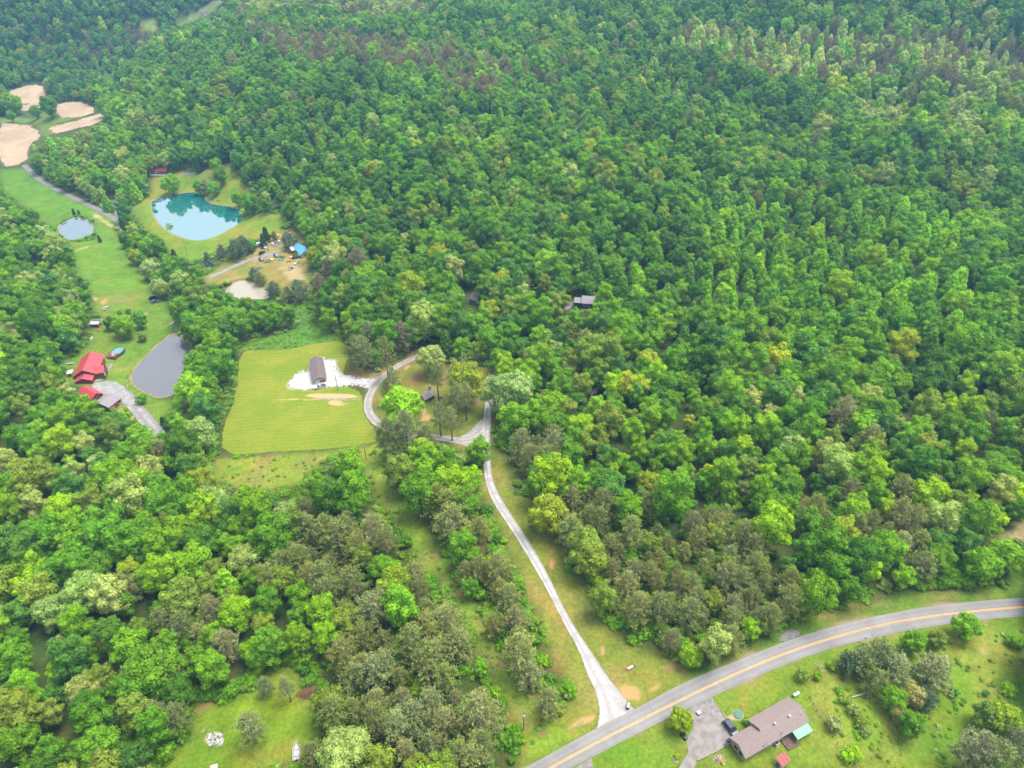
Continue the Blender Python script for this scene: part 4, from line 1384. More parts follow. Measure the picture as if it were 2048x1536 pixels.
# candidates on a jittered grid over the ground in view
gA = []
for gid, SP_ in ((0, 8.1), (1, 6.6)):
    ax, ay = np.meshgrid(np.arange(-900, 900, SP_), np.arange(40, 1250, SP_ * .88))
    ax = ax + (np.arange(ax.shape[0]) % 2)[:, None] * SP_ / 2
    ax, ay = ax.ravel(), ay.ravel()
    gA.append(np.stack([ax + NR.uniform(-.34, .34, len(ax)) * SP_, ay + NR.uniform(-.34, .34, len(ax)) * SP_, np.full(len(ax), gid)], 1))
gA = np.concatenate(gA)
cx, cy, gid = gA[:, 0], gA[:, 1], gA[:, 2]
cz = H(cx, cy)
bx, by, bz = project(np.stack([cx, cy, cz], 1))
tx, ty, tz = project(np.stack([cx, cy, cz + 16], 1))
vis = (bz > 20) & (by > -40) & (ty < 1640) & (bx > -170) & (bx < 2220) & (ty > -160)
cx, cy, cz, gid = cx[vis], cy[vis], cz[vis], gid[vis]
rs = np.random.RandomState(5)
N = len(cx)
bx, by, bz = project(np.stack([cx, cy, cz], 1))
mx, my, mz = project(np.stack([cx, cy, cz + 10], 1))
kinds = np.empty(N, object)
tints = np.empty(N, object)
zone = np.full(N, -1)
for i, (pl, _, _) in enumerate(ZONES):
    m = in_poly(mx, my, np.array(pl, float)) & (zone < 0)
    zone[m] = i
pz_ = np.array([i >= 0 and ZONES[i][1].get('pine', 0) > .5 for i in zone])
keep = pz_ == (gid == 1)
cx, cy, cz, mx, my, mz, zone, kinds, tints = [q[keep] for q in (cx, cy, cz, mx, my, mz, zone, kinds, tints)]
N = len(cx)
for i in range(N):
    if zone[i] >= 0:
        kw, tw = ZONES[zone[i]][1:]
    else:
        kw, tw = Z_NEAR if my[i] > 720 else Z_FAR
    k = pick(rs, kw)
    kinds[i] = k
    if k == 'pine':
        tw2 = {t: w for t, w in tw.items() if 'pine' in t} or {'greypine': 1, 'pine': 1}
    else:
        tw2 = {t: w for t, w in tw.items() if 'pine' not in t} or Z_NEAR[1]
    tints[i] = pick(rs, tw2)
scale = np.clip(rs.normal(.98, .2, N), .58, 1.45)
big = fbm(cx / 60 + 3, cy / 60 + 8)
scale *= np.clip(.6 + .8 * big, .78, 1.2)
scale[kinds == 'pine'] *= .95
Ht = np.where(kinds == 'pine', 14.7, np.where(kinds == 'cone', 15.5, 16)) * scale
Rc = np.where(kinds == 'pine', 4.0, np.where(kinds == 'cone', 4.1, 4.9)) * scale
ok = np.ones(N, bool)
for f in (0.0, .45, .75, .95):
    qx, qy, qz = project(np.stack([cx, cy, cz + Ht * f], 1))
    wpx = FPX * Rc / qz * (0 if f == 0 else .75 if f < .9 else .3)
    for pl in BLOCK:
        lo, hi = pl.min(0) - 30, pl.max(0) + 30
        m = ok & (qx > lo[0]) & (qx < hi[0]) & (qy > lo[1]) & (qy < hi[1])
        if not m.any(): continue
        hit = np.zeros(N, bool)
        for sx_ in ((0,) if f == 0 else (-1, 0, 1)):
            hit[m] |= in_poly(qx[m] + sx_ * wpx[m], qy[m], pl)
        ok &= ~hit
for line, w in LANES:
    ok &= seg_dist(cx, cy, line) > w / 2 + 1.0
for (hx, hy, hr), hd in zip(hand_pts, HAND):
    ok &= np.hypot(cx - hx, cy - hy) > hr * .8 + 1.2
cx, cy, cz, kinds, tints, scale, Ht, Rc = [a[ok] for a in (cx, cy, cz, kinds, tints, scale, Ht, Rc)]
mx, my, mz = project(np.stack([cx, cy, cz + Ht * .6], 1))
N = len(cx)
rot = rs.uniform(0, 6.283, N)
pidx = np.array([rs.randint(len(PROTO[k])) for k in kinds])
sxy = rs.uniform(.9, 1.12, N)
print("forest trees", N, {k: int((kinds == k).sum()) for k in set(kinds)})


def vary(t, rs_):
    c = np.array(TINT[t]) * rs_.uniform(.85, 1.18)
    return c * np.array([rs_.uniform(.9, 1.12), 1, rs_.uniform(.85, 1.2)])


tintc = np.array([vary(t, rs) for t in tints])
patch = fbm(cx / 45 + 11, cy / 70 + 2)[:, None]
tintc[kinds == 'cone'] *= 1.28
tintc = tintc * (np.array([.90, .84, .76]) + np.array([.42, .38, .28]) * patch)

NAMES = {'broad': ('broadleaf_tree', 'tree', 'broadleaf trees of the forest'), 'cone': ('poplar_tree', 'tree', 'pointed poplars of the hillside'), 'pine': ('pine_tree', 'pine', 'pine trees of the stands'),
         'youngpine': ('young_pine', 'pine', 'young pines on open ground'), 'bigbroad': ('broadleaf_tree', 'tree', 'broadleaf trees of the forest'), 'lowbroad': ('broadleaf_tree', 'tree', 'broadleaf trees of the forest'),
         'tallpine': ('slim_pine', 'pine', 'slim pines on the lawns'), 'bush': ('bush', 'bush', 'bushes on open ground'), 'cedar': ('cedar_tree', 'evergreen', 'small evergreens on open ground')}


def plant(kind, i, x, y, z, s, sxy_, rz, tint, label, group):
    cm, tm, h0, r0 = PROTO[kind][i]
    nm, cat, g = NAMES[kind]
    t = thing(nm, label, cat, (x, y, z), rz, group or g)
    t.scale = (s * sxy_, s * sxy_, s)
    a = link("stem" if kind == 'bush' else "trunk", tm, t)
    b = link("foliage" if kind == 'bush' else "crown", cm, t)
    b["tint"] = [float(v) for v in tint]
    return t


for (px, py, r, kind, tint, lab), (x, y, Rw) in zip(HAND, hand_pts):
    i = R.randrange(len(PROTO[kind]))
    s = Rw / PROTO[kind][i][3]
    plant(kind, i, x, y, float(H(np.array([x]), np.array([y]))[0]), s, 1.0, R.uniform(0, 6.28), vary(tint, rs), lab, None)

MARKS = [("the far poplar slope's upper end", (1520, 430)), ("the far poplar slope's right end", (1880, 600)), ("the middle of the poplar slope", (1660, 560)), ("the poplar slope's lower end", (1450, 600)), ("the white pickup by the barn", (640, 771)), ("the wooden cabin", (848, 783)), ("the red roofed house", (175, 738)), ("the grey garage", (222, 800)), ("the grey pond", (320, 730)),
         ("the muddy pond", (490, 585)), ("the turquoise pond", (400, 440)), ("the blue pond", (153, 457)), ("the tarped house", (600, 497)), ("the house in the woods", (1178, 605)), ("the driveway junction", (960, 860)),
         ("the driveway mouth", (1230, 1420)), ("the lower left rubble pile", (430, 1475)), ("the white boat", (593, 1504)), ("the head of the power cut", (745, 905)), ("the middle of the power cut", (880, 1130)),
         ("the lower power pole", (1047, 1455)), ("the driveway bend", (1000, 1000)), ("the driveway lawn", (1120, 1180)), ("the roadside pull-off", (1580, 1265)), ("the right dirt patch", (2040, 1065)), ("the road curve", (1830, 1215)),
         ("the red roof in the woods", (1085, 787)), ("the dark cabin in the woods", (943, 592)), ("the mown field's lower left corner", (440, 912)), ("the mown field's upper left corner", (478, 702)),
         ("the dead tree on the right slope", (1940, 790)), ("the white snag on the far slope", (1928, 464)), ("the lower left snag", (195, 1447)), ("the pale flowering tree", (170, 1180)), ("the yellow forest tree", (268, 905)),
         ("the left frame edge below the house", (0, 850)), ("the lower left frame corner", (0, 1536)), ("the left frame edge midway", (0, 1200)), ("the right frame edge", (2048, 850)), ("the lime tree by the pine stand", (1545, 1045)),
         ("the big bright tree above the pines", (1345, 985)), ("the vivid lime pair", (645, 1245)), ("the yellow olive tree in the pines", (790, 1160)), ("the large roadside tree", (1635, 1185)), ("the right mid slope", (1700, 700)), ("the slope above the junction", (1150, 720)), ("the slope right of the wood house", (1400, 650)), ("the corner of the right pine stand", (1400, 1250)),
         ("the forest left of the rough ground", (330, 1020)), ("the pine strip's lower end", (1120, 1390))]
mk = PP([m[1] for m in MARKS])
SIZE = lambda s: 'small' if s < .82 else 'large' if s > 1.06 else 'medium'
SHAPE = {'broad': 'broadleaf', 'cone': 'pointed poplar', 'pine': 'pine'}
ORD = [w + ' nearest' if w else 'nearest' for w in ('', 'second', 'third', 'fourth', 'fifth', 'sixth', 'seventh', 'eighth', 'ninth', 'tenth', 'eleventh', 'twelfth', 'thirteenth', 'fourteenth', 'fifteenth', 'sixteenth',
                                                     'seventeenth', 'eighteenth', 'nineteenth', 'twentieth', 'twenty-first', 'twenty-second', 'twenty-third', 'twenty-fourth', 'twenty-fifth', 'twenty-sixth', 'twenty-seventh', 'twenty-eighth')]
n_hand = {k: sum(1 for h in HAND if h[3] == k or h[3] in ('low' + k, 'big' + k)) for k in NAMES}
indiv = np.zeros(N, bool)
for kind in ('broad', 'cone', 'pine'):
    idx = np.where((kinds == kind) & (mx > 0) & (mx < 2048) & (my > -5) & (my < 1536))[0]
    size = Rc[idx] / mz[idx]
    o = idx[np.argsort(-size)][:300 - n_hand[kind]]
    indiv[o] = True
    buckets = {}
    for i in o:
        d = np.hypot(mk[:, 0] - cx[i], mk[:, 1] - cy[i])
        j = int(np.argmin(d))
        m = mk[j]
        dx, dy = cx[i] - m[0], cy[i] - m[1]
        side = ('right of' if dx > 0 else 'left of') if abs(dx) > abs(dy) else ('beyond' if dy > 0 else 'before')
        buckets.setdefault((SIZE(scale[i]), CWORD[tints[i]], side, j), []).append((d[j], i))
    for (sz, cwd, side, j), l in buckets.items():
        l.sort()
        for q, (dd, i) in enumerate(l):
            lab = f"{sz} {cwd} {SHAPE[kind]} {side} {MARKS[j][0]}" + (f", {ORD[min(q, 27)]}" if len(l) > 1 else "")
            plant(kind, int(pidx[i]), cx[i], cy[i], cz[i] - .2, scale[i], sxy[i], rot[i], tintc[i], lab, None)


def scatter(name, meshes, pts, rz, scl, idx, tint, label=None):
    col = bpy.data.collections.new(name + "_source")
    for i, ml in enumerate(meshes):
        o = bpy.data.objects.new(f"{name}_source_{i:02d}", ml)
        col.objects.link(o)
    me = bpy.data.meshes.new(name)
    me.vertices.add(len(pts))
    me.vertices.foreach_set("co", np.asarray(pts, np.float32).ravel())
    put_attr(me, "rz", 'FLOAT', rz)
    put_attr(me, "scl", 'FLOAT_VECTOR', scl)
    put_attr(me, "pidx", 'INT', idx)
    put_attr(me, "tint", 'FLOAT_COLOR', tint)
    me.update()
    ng = bpy.data.node_groups.new(name, 'GeometryNodeTree')
    ng.interface.new_socket("Geometry", in_out='INPUT', socket_type='NodeSocketGeometry')
    ng.interface.new_socket("Geometry", in_out='OUTPUT', socket_type='NodeSocketGeometry')
    gi, go = ng.nodes.new("NodeGroupInput"), ng.nodes.new("NodeGroupOutput")
    ci = ng.nodes.new("GeometryNodeCollectionInfo")
    ci.inputs[0].default_value = col
    ci.inputs[1].default_value = True
    ci.inputs[2].default_value = True
    ip = ng.nodes.new("GeometryNodeInstanceOnPoints")
    ip.inputs['Pick Instance'].default_value = True

    def na(nm, typ):
        a = ng.nodes.new("GeometryNodeInputNamedAttribute")
        a.data_type = typ
        a.inputs[0].default_value = nm
        return a.outputs[0]
    cb = ng.nodes.new("ShaderNodeCombineXYZ")
    ng.links.new(na("rz", 'FLOAT'), cb.inputs[2])
    ng.links.new(gi.outputs[0], ip.inputs['Points'])
    ng.links.new(ci.outputs[0], ip.inputs['Instance'])
    ng.links.new(na("pidx", 'INT'), ip.inputs['Instance Index'])
    ng.links.new(cb.outputs[0], ip.inputs['Rotation'])
    ng.links.new(na("scl", 'FLOAT_VECTOR'), ip.inputs['Scale'])
    ng.links.new(ip.outputs[0], go.inputs[0])
    o = link(name, me)
    md = o.modifiers.new("scatter", 'NODES')
    md.node_group = ng
    return tag(o, label, None, None, 'stuff')


def join_tree(cm, tm, name):
    """crown and trunk in one mesh for the distant forest"""
    import bmesh
    bm = bmesh.new()
    bm.from_mesh(cm)
    k = len(cm.materials)
    n0 = len(bm.faces)
    bm.from_mesh(tm)
    bm.faces.ensure_lookup_table()
    for f in bm.faces[n0:]: f.material_index = k
    me = bpy.data.meshes.new(name)
    bm.to_mesh(me)
    bm.free()
    for m in list(cm.materials) + list(tm.materials): me.materials.append(m)
    return me


for kind, nm, lab in (('broad', 'broadleaf_forest', "dense broadleaf forest covering the hills behind the clearings"), ('cone', 'poplar_woods', "pointed poplars rising among the far hillside forest"),
                      ('pine', 'pine_woods', "grey green pine woods in bands on the hills")):
    m = (kinds == kind) & ~indiv
    if not m.any(): continue
    s = scale[m]
    scatter(nm, [join_tree(p[0], p[1], nm) for p in PROTO[kind]], np.stack([cx[m], cy[m], cz[m] - .2], 1), rot[m],
            np.stack([s * sxy[m], s * sxy[m], s], 1), pidx[m], tintc[m], lab)

# undergrowth: low bushes under the forest edge and over the rough ground
def rand_in(keys, n_, rs_, bound=None):
    out = []
    for k in keys:
        w = CW[k]
        lo, hi = w.min(0), w.max(0)
        a = rs_.uniform(lo, hi, (n_, 2))
        out.append(a[poly_sdf(a[:, 0], a[:, 1], w) < -.5])
    return np.concatenate(out)


pz = []
for zi in (0, 1, 2, 3, 4, 5, 6, 7):
    w = PP(ZONES[zi][0])[:, :2]
    q = rs.uniform(w.min(0), w.max(0), (520, 2))
    pz.append(q[poly_sdf(q[:, 0], q[:, 1], w) < 0])
pz = np.concatenate(pz)
for k in CW: pz = pz[poly_sdf(pz[:, 0], pz[:, 1], CW[k]) > .5]
s = rs.uniform(.7, 1.5, len(pz))
tt = np.array([vary(pick(rs, {'bright': 2.5, 'mid': 2, 'lime': .8, 'dark': .5}), rs) for _ in pz])
scatter("saplings", [p[0] for p in PROTO['bush']], np.c_[pz, H(pz[:, 0], pz[:, 1]) - .1], rs.uniform(0, 6.28, len(pz)), np.stack([s, s, s * 1.2], 1), rs.randint(0, 3, len(pz)), tt,
        "bright green saplings and brush on the floor of the pine stands")
ug = np.concatenate([rand_in(['rough'], 140, rs), rand_in(['cut'], 900, rs), rand_in(['brush'], 900, rs), rand_in(['powercut'], 150, rs), rand_in(['eastmeadow'], 330, rs)])
roads = [(up_w + low_w) / 2 if len(up_w) == len(low_w) else CEN]
ed = rs.uniform((-330, 70), (260, 520), (60000, 2))
dm_ = np.full(len(ed), 99.)
for k in ('field', 'rough', 'cut', 'brush', 'drive', 'yard', 'meadowA', 'meadowB', 'home', 'pondlawn', 'junk', 'sw', 'roadside'):
    dm_ = np.minimum(dm_, poly_sdf(ed[:, 0], ed[:, 1], CW[k]))
for zw, poly, lo, hi in PONDS.values():
    dm_ = np.where(poly_sdf(ed[:, 0], ed[:, 1], poly) < 1.0, -9, dm_)
ed = ed[(dm_ > .3) & (dm_ < 5.5)]
for line, w in LANES: ed = ed[seg_dist(ed[:, 0], ed[:, 1], line) > w / 2 + 1]
for k in ('southlawn', 'eastmeadow', 'woodhouse', 'cropA', 'cropgap'): ed = ed[poly_sdf(ed[:, 0], ed[:, 1], CW[k]) > 0]
hp_ = PP([(175, 738), (190, 780), (222, 800), (193, 652)])[:, :2]
for q in hp_: ed = ed[np.hypot(ed[:, 0] - q[0], ed[:, 1] - q[1]) > 9]
n_low = len(ug)
ug = np.concatenate([ug, ed])
low_ = np.arange(len(ug)) < n_low
kp_ = seg_dist(ug[:, 0], ug[:, 1], CEN) > 7
ug, low_ = ug[kp_], low_[kp_]
pine_floor = []
s = np.where(low_, rs.uniform(.18, .5, len(ug)), rs.uniform(.4, 1.25, len(ug)))
tt = np.array([vary(pick(rs, {'bright': 2, 'mid': 2, 'olive': 2, 'pale': .5}), rs) for _ in ug])
scatter("undergrowth", [p[0] for p in PROTO['bush']], np.c_[ug, H(ug[:, 0], ug[:, 1]) - .1], rs.uniform(0, 6.28, len(ug)), np.stack([s, s, s * .7], 1), rs.randint(0, 3, len(ug)), tt,
        "low weeds and brush on rough ground and along the forest edges")

#OBJECTS-START
# ------------------------------------------------------------------ buildings and other things
for k_, (c_, r_, v_) in {
    'shingle': ((.25, .20, .19), .9, .12), 'metalbrown': ((.165, .125, .12), .5, .06), 'metalred': ((.46, .07, .08), .45, .08), 'metalred2': ((.33, .06, .05), .5, .1),
    'greyroof': ((.25, .235, .25), .85, .1), 'darkroof': ((.12, .11, .12), .85, .15), 'white': ((.56, .56, .56), .6, .05), 'offwhite': ((.58, .55, .50), .7, .08), 'tanwall': ((.40, .33, .25), .8, .1),
    'brownwall': ((.17, .10, .07), .8, .2), 'redwall': ((.26, .035, .03), .75, .12), 'brick': ((.22, .10, .075), .9, .2), 'log': ((.20, .13, .08), .85, .25), 'slate': ((.07, .075, .09), .6, .1), 'glass': ((.03, .04, .05), .12, .1),
    'black': ((.015, .015, .017), .5, .1), 'tyre': ((.02, .02, .02), .9, .1), 'carwhite': ((.58, .59, .61), .3, .03), 'cardark': ((.045, .06, .085), .25, .05), 'cargrey': ((.14, .14, .15), .3, .05), 'carmaroon': ((.10, .05, .05), .35, .05),
    'chrome': ((.5, .5, .5), .3, .05), 'mint': ((.19, .40, .29), .5, .04), 'deck': ((.14, .10, .075), .85, .25), 'tarp': ((.12, .40, .66), .45, .1), 'poolcover': ((.07, .19, .12), .6, .1), 'blue': ((.06, .15, .35), .5, .1),
    'orange': ((.62, .16, .05), .6, .1), 'stone': ((.29, .255, .22), .9, .25), 'whitestone': ((.40, .39, .385), .9, .15), 'pole': ((.24, .20, .17), .9, .2), 'galv': ((.42, .43, .44), .45, .1), 'wire': ((.09, .09, .09), .6, .1),
    'rust': ((.22, .09, .05), .9, .3), 'poolwater': ((.16, .30, .30), .1, .1), 'timber': ((.42, .26, .15), .85, .25), 'concretewall': ((.42, .40, .37), .9, .12), 'brush': ((.20, .10, .085), .95, .3), 'yellow': ((.72, .50, .05), .7, .2), 'flower': ((.75, .60, .05), .8, .3),
    'creampaint': ((.68, .64, .50), .6, .1), 'darkgreen': ((.02, .05, .04), .5, .1)}.items():
    M[k_] = plain(k_, tuple(v * .74 for v in c_), r_, v_, 2.5, 0.0, .3)


def gz(x, y):
    return float(H(np.array([x]), np.array([y]))[0])


class Frame:
    """a local frame from three picked corners: a-b along x, c on the far y side, all 'lift' metres above ground"""

    def __init__(s, a, b, c, lift):
        A, B, C = PP([a, b, c], lift)
        s.set(A, B, C)

    def set(s, A, B, C):
        d = (B - A)[:2]
        s.L = float(np.linalg.norm(d))
        d = d / s.L
        n_ = np.array([-d[1], d[0]])
        w = float((C - B)[:2] @ n_)
        O = A
        if w < 0:
            O = B
            d = -d
            w = -w
        s.W = w
        s.O = np.array([O[0], O[1]])
        s.d, s.n = d, np.array([-d[1], d[0]])
        s.rz = math.atan2(d[1], d[0])
        cen = s.O + s.d * s.L / 2 + s.n * s.W / 2
        s.z = gz(*cen)

    def loc(s):
        return (s.O[0], s.O[1], s.z)

    def local(s, px, py, lift=0):
        p = P(px, py, lift)[:2] - s.O
        return float(p @ s.d), float(p @ s.n)


def gable(root, x0, x1, y0, y1, eave, ridge, wall, roof, axis='x', over=.4, base=-1.0, trim=None, name='roof', ry=None, thick=.14, wallname='wall'):
    """walls with gable ends and a two-slope roof; axis is the ridge direction"""
    a0, a1, b0, b1 = (x0, x1, y0, y1) if axis == 'x' else (y0, y1, x0, x1)
    m = (b0 + b1) / 2 if ry is None else ry
    w = MB().prism([(b0, base), (b1, base), (b1, eave), (m, ridge - .08), (b0, eave)], a0, a1, axis)
    wo = w.build(wallname, wall, root)
    r = MB()
    for e, sgn in ((b0, -1), (b1, 1)):
        k = (ridge - eave) / (m - e)
        eo = e + sgn * over
        ze = ridge - k * (m - eo)
        r.prism([(eo, ze), (m, ridge), (m, ridge + thick), (eo, ze + thick)], a0 - over, a1 + over, axis)
    ro = r.build(name, roof, root)
    if trim:
        t = MB()
        for aa in (a0 - over - .04, a1 + over):
            for e, sgn in ((b0, -1), (b1, 1)):
                k = (ridge - eave) / (m - e)
                eo = e + sgn * (over + .05)
                ze = ridge - k * (m - eo)
                t.prism([(eo, ze - .12), (m, ridge - .12), (m, ridge + thick + .02), (eo, ze + thick + .02)], aa, aa + .06, axis)
        t.build("gable_trim", trim, root)
    return wo, ro


def window(root, x, y, z, w, h, face, frame=None, pane=None):
    """face: '-y','+y','-x','+x'"""
    f, g = MB(), MB()
    t = .07
    if face[1] == 'y':
        s = -1 if face[0] == '-' else 1
        f.box(x - w / 2 - t, x + w / 2 + t, min(y, y + s * .06), max(y, y + s * .06), z - t, z + h + t)
        g.box(x - w / 2, x + w / 2, min(y + s * .05, y + s * .08), max(y + s * .05, y + s * .08), z, z + h)
    else:
        s = -1 if face[0] == '-' else 1
        f.box(min(x, x + s * .06), max(x, x + s * .06), y - w / 2 - t, y + w / 2 + t, z - t, z + h + t)
        g.box(min(x + s * .05, x + s * .08), max(x + s * .05, x + s * .08), y - w / 2, y + w / 2, z, z + h)
    fo = f.build("window", frame or M['white'], root)
    g.build("pane", pane or M['glass'], fo)
    return fo


def door(root, x, y, z, w, h, face, mat):
    d, k = MB(), MB()
    s = -1 if face[0] == '-' else 1
    if face[1] == 'y':
        d.box(x - w / 2, x + w / 2, min(y, y + s * .07), max(y, y + s * .07), z, z + h)
        k.box(x + w * .35, x + w * .4, min(y + s * .07, y + s * .12), max(y + s * .07, y + s * .12), z + .95, z + 1.1)
    else:
        d.box(min(x, x + s * .07), max(x, x + s * .07), y - w / 2, y + w / 2, z, z + h)
        k.box(min(x + s * .07, x + s * .12), max(x + s * .07, x + s * .12), y + w * .35, y + w * .4, z + .95, z + 1.1)
    o = d.build("door", mat, root)
    k.build("handle", M['chrome'], o)
    return o


# ranch house -------------------------------------------------------------
f = Frame((1616, 1444), (1488, 1519), (1460.6, 1477), 2.7)
hs = thing("ranch_house", "long ranch house with mauve shingle roof and mint porch roof", "house", f.loc(), f.rz)
xg, _ = f.local(1508, 1450, 2.7)
_, yf = f.local(1578.6, 1395.6, 2.7)
Lh, Wg = f.L, f.W
# x runs from the right end towards the garage end or the reverse; find which end is the garage
xgar = f.local(1488, 1519, 2.7)[0]
if xgar < Lh / 2:
    g0, g1, m0, m1 = 0, xg, xg, Lh
else:
    g0, g1, m0, m1 = xg, Lh, 0, xg
ysgn = 1
gable(hs, m0, m1, .35, yf, 2.6, 4.3, M['offwhite'], M['shingle'], 'x', .4, -1.2, M['greyroof'], 'roof')
gable(hs, g0 + (.9 if g0 == 0 else .02), g1 - (.02 if g0 == 0 else .9), .35, Wg, 2.55, 3.95, M['tanwall'], M['shingle'], 'x', .38, -1.2, None, 'garage_roof', None, .13, 'garage_wall')
xe = g0 + .9 if g0 == 0 else g1 - .9
fe = '-x' if g0 == 0 else '+x'
for yy in (Wg * .35, Wg * .65): window(hs, xe, yy, .9, 1.1, 1.1, fe)
for q in (.2, .42, .62, .8): window(hs, m0 + (m1 - m0) * q, .35, .9, 1.3, 1.1, '-y')
for q in (.25, .7): window(hs, m0 + (m1 - m0) * q, yf, .9, 1.5, 1.2, '+y')
door(hs, m0 + (m1 - m0) * .5, .35, 0, 1.0, 2.05, '-y', M['brownwall'])
door(hs, (g0 + g1) / 2, Wg, 0, 4.8, 2.2, '+y', M['white'])
for px, py in ((1578, 1434), (1549, 1449)):
    x, y = f.local(px, py, 4.0)
    MB().lathe([(.19, 3.2), (.19, 4.55), (.30, 4.56), (.30, 4.68), (.04, 4.78)], 10, (x, y)).build("roof_vent", M['chrome'], hs)
for px, py in ((1601, 1432), (1563, 1467), (1528, 1491)):
    x, y = f.local(px, py, 3.3)
    MB().lathe([(.06, 2.6), (.06, 3.9), (.03, 3.92)], 8, (x, y)).build("vent_pipe", M['black'], hs)
# mint porch roof and boarded deck on the yard side
q = [f.local(a, b, 2.4) for a, b in ((1582.5, 1465), (1616.4, 1445), (1628, 1460.5), (1593.4, 1480))]
px0, px1 = min(p[0] for p in q) + .4, max(p[0] for p in q) - .4
py0 = min(p[1] for p in q)
pr = MB().prism([(py0, 2.05), (-.1, 2.45), (-.1, 2.53), (py0, 2.13)], px0, px1, 'x').build("porch_roof", M['mint'], hs)
for i in range(8):
    xx = px0 + (px1 - px0) * (i + .5) / 8
    MB().prism([(py0, 2.13), (-.1, 2.53), (-.1, 2.56), (py0, 2.16)], xx - .03, xx + .03, 'x').build("rib", M['mint'], pr)
for xx in (px0 + .15, px1 - .15): MB().box(xx - .06, xx + .06, py0 + .1, py0 + .22, -.8, 2.1).build("porch_post", M['white'], hs)
dq = [f.local(a, b, .4) for a, b in ((1561, 1480), (1582, 1466), (1592, 1480), (1570, 1484))]
dx0, dx1 = min(p[0] for p in dq), max(p[0] for p in dq)
dk = MB().box(dx0, dx1, -2.5, .3, -.8, .28).build("deck", M['deck'], hs)
nb = 9
for i in range(nb):
    a = dx0 + (dx1 - dx0) * i / nb
    MB().box(a + .03, a + (dx1 - dx0) / nb - .03, -2.55, .3, .283, .33).build("plank", M['deck'], dk)
DWHITE = [(1320, 1380)]


def at(px, py, lift=0.0):
    p = P(px, py, lift)
    return np.array([p[0], p[1], gz(p[0], p[1])])


def head(p0, p1):
    a, b = at(*p0), at(*p1)
    return math.atan2(b[1] - a[1], b[0] - a[0])


# barn --------------------------------------------------------------------
f = Frame((618.5, 721), (624.4, 759.3), (653, 754.4), 3.0)
bn = thing("pole_barn", "brown metal roofed pole barn standing on white gravel", "barn", f.loc(), f.rz)
gable(bn, .3, f.L - .3, .3, f.W - .3, 2.9, 4.3, M['tanwall'], M['metalbrown'], 'x', .35, -1.5, M['white'])
fx = f.local(637, 766)[0]
front = f.L - .3 if fx > f.L / 2 else .3
fc = '+x' if fx > f.L / 2 else '-x'
d_ = door(bn, front, f.W * .35, -.3, 2.8, 2.4, fc, M['white'])
door(bn, front, f.W * .74, -.3, 1.0, 2.05, fc, M['redwall'])
window(bn, front, f.W * .55, .9, .9, .8, fc)
for i in range(9):
    xx = .3 + (f.L - .6) * (i + .5) / 9
    kk = 1.4 / (f.W / 2 - .3)
    for e, sg in ((-.05, 1), (f.W + .05, -1)):
        mid = f.W / 2
        z1 = 4.3 + .14
        z0 = 4.3 - kk * (f.W / 2 + .05) + .14
        MB().prism([(e, z0), (mid, z1), (mid, z1 + .035), (e, z0 + .035)], xx - .03, xx + .03, 'x').build("roof_rib", M['metalbrown'], bn)


# vehicles ----------------------------------------------------------------
def car(name, label, cat, p0, p1, paint, kind='suv', L=None, scale=1.0):
    """p0 tail, p1 nose in the picture"""
    a, b = at(*p0), at(*p1)
    c = (a + b) / 2
    rz = math.atan2(b[1] - a[1], b[0] - a[0])
    t = thing(name, label, cat, (c[0], c[1], gz(c[0], c[1]) + .08), rz)
    L = L or (4.7 if kind != 'pickup' else 5.5)
    h = L / 2
    w = .92
    zb, zs = .32, .98
    body = MB().prism([(-h, zb), (h, zb), (h, .72), (h - .15, .86), (h - 1.25, zs), (-h + .1, zs), (-h, .85)], -w, w, 'y').build("body", paint, t)
    if kind == 'pickup':
        cab = [(-.35, zs), (h - 1.55, zs), (h - 2.2, 1.68), (.0, 1.74)]
        MB().box(-h + .15, -.5, -w + .12, w - .12, .86, .995).build("bed", M['black'], t)
        for s in (-1, 1): MB().box(-h + .05, -.45, s * (w - .06) - .05, s * (w - .06) + .05, .99, 1.18).build("bed_side", paint, t)
        MB().box(-h + .02, -h + .1, -w + .1, w - .1, .99, 1.18).build("tailgate", paint, t)
        rx0, rx1 = -.05, h - 2.25
    else:
        cab = [(-h + .25, zs), (h - 1.35, zs), (h - 2.15, 1.66), (-h + .6, 1.70)]
        rx0, rx1 = -h + .62, h - 2.2
    MB().prism(cab, -w + .14, w - .14, 'y').build("glass", M['glass'], t)
    MB().box(rx0, rx1, -w + .17, w - .17, 1.70, 1.755).build("roof", paint, t)
    for s in (-1, 1):
        for x0 in (cab[3][0] + .02, (cab[3][0] + cab[2][0]) / 2):
            MB().box(x0, x0 + .1, s * (w - .13) - .02, s * (w - .13) + .02, zs, 1.71).build("pillar", paint, t)
        MB().box(h - .06, h + .015, s * .62 - .2, s * .62 + .2, .62, .78).build("headlight", M['carwhite'], t)
        MB().box(-h - .015, -h + .05, s * .72 - .12, s * .72 + .12, .62, .85).build("tail_light", M['redwall'], t)
        MB().box(h - 1.75, h - 1.55, s * (w + .09) - .08, s * (w + .09) + .08, 1.0, 1.15).build("mirror", M['black'], t)
        for xx in (-h + .85, h - .85):
            wh = MB().tube((xx, s * (w - .16), .34), (xx, s * (w + .03), .34), .35, None, 14).build("wheel", M['tyre'], t)
            MB().tube((xx, s * (w + .03), .34), (xx, s * (w + .045), .34), .2, None, 10).build("rim", M['chrome'], wh)
    return t


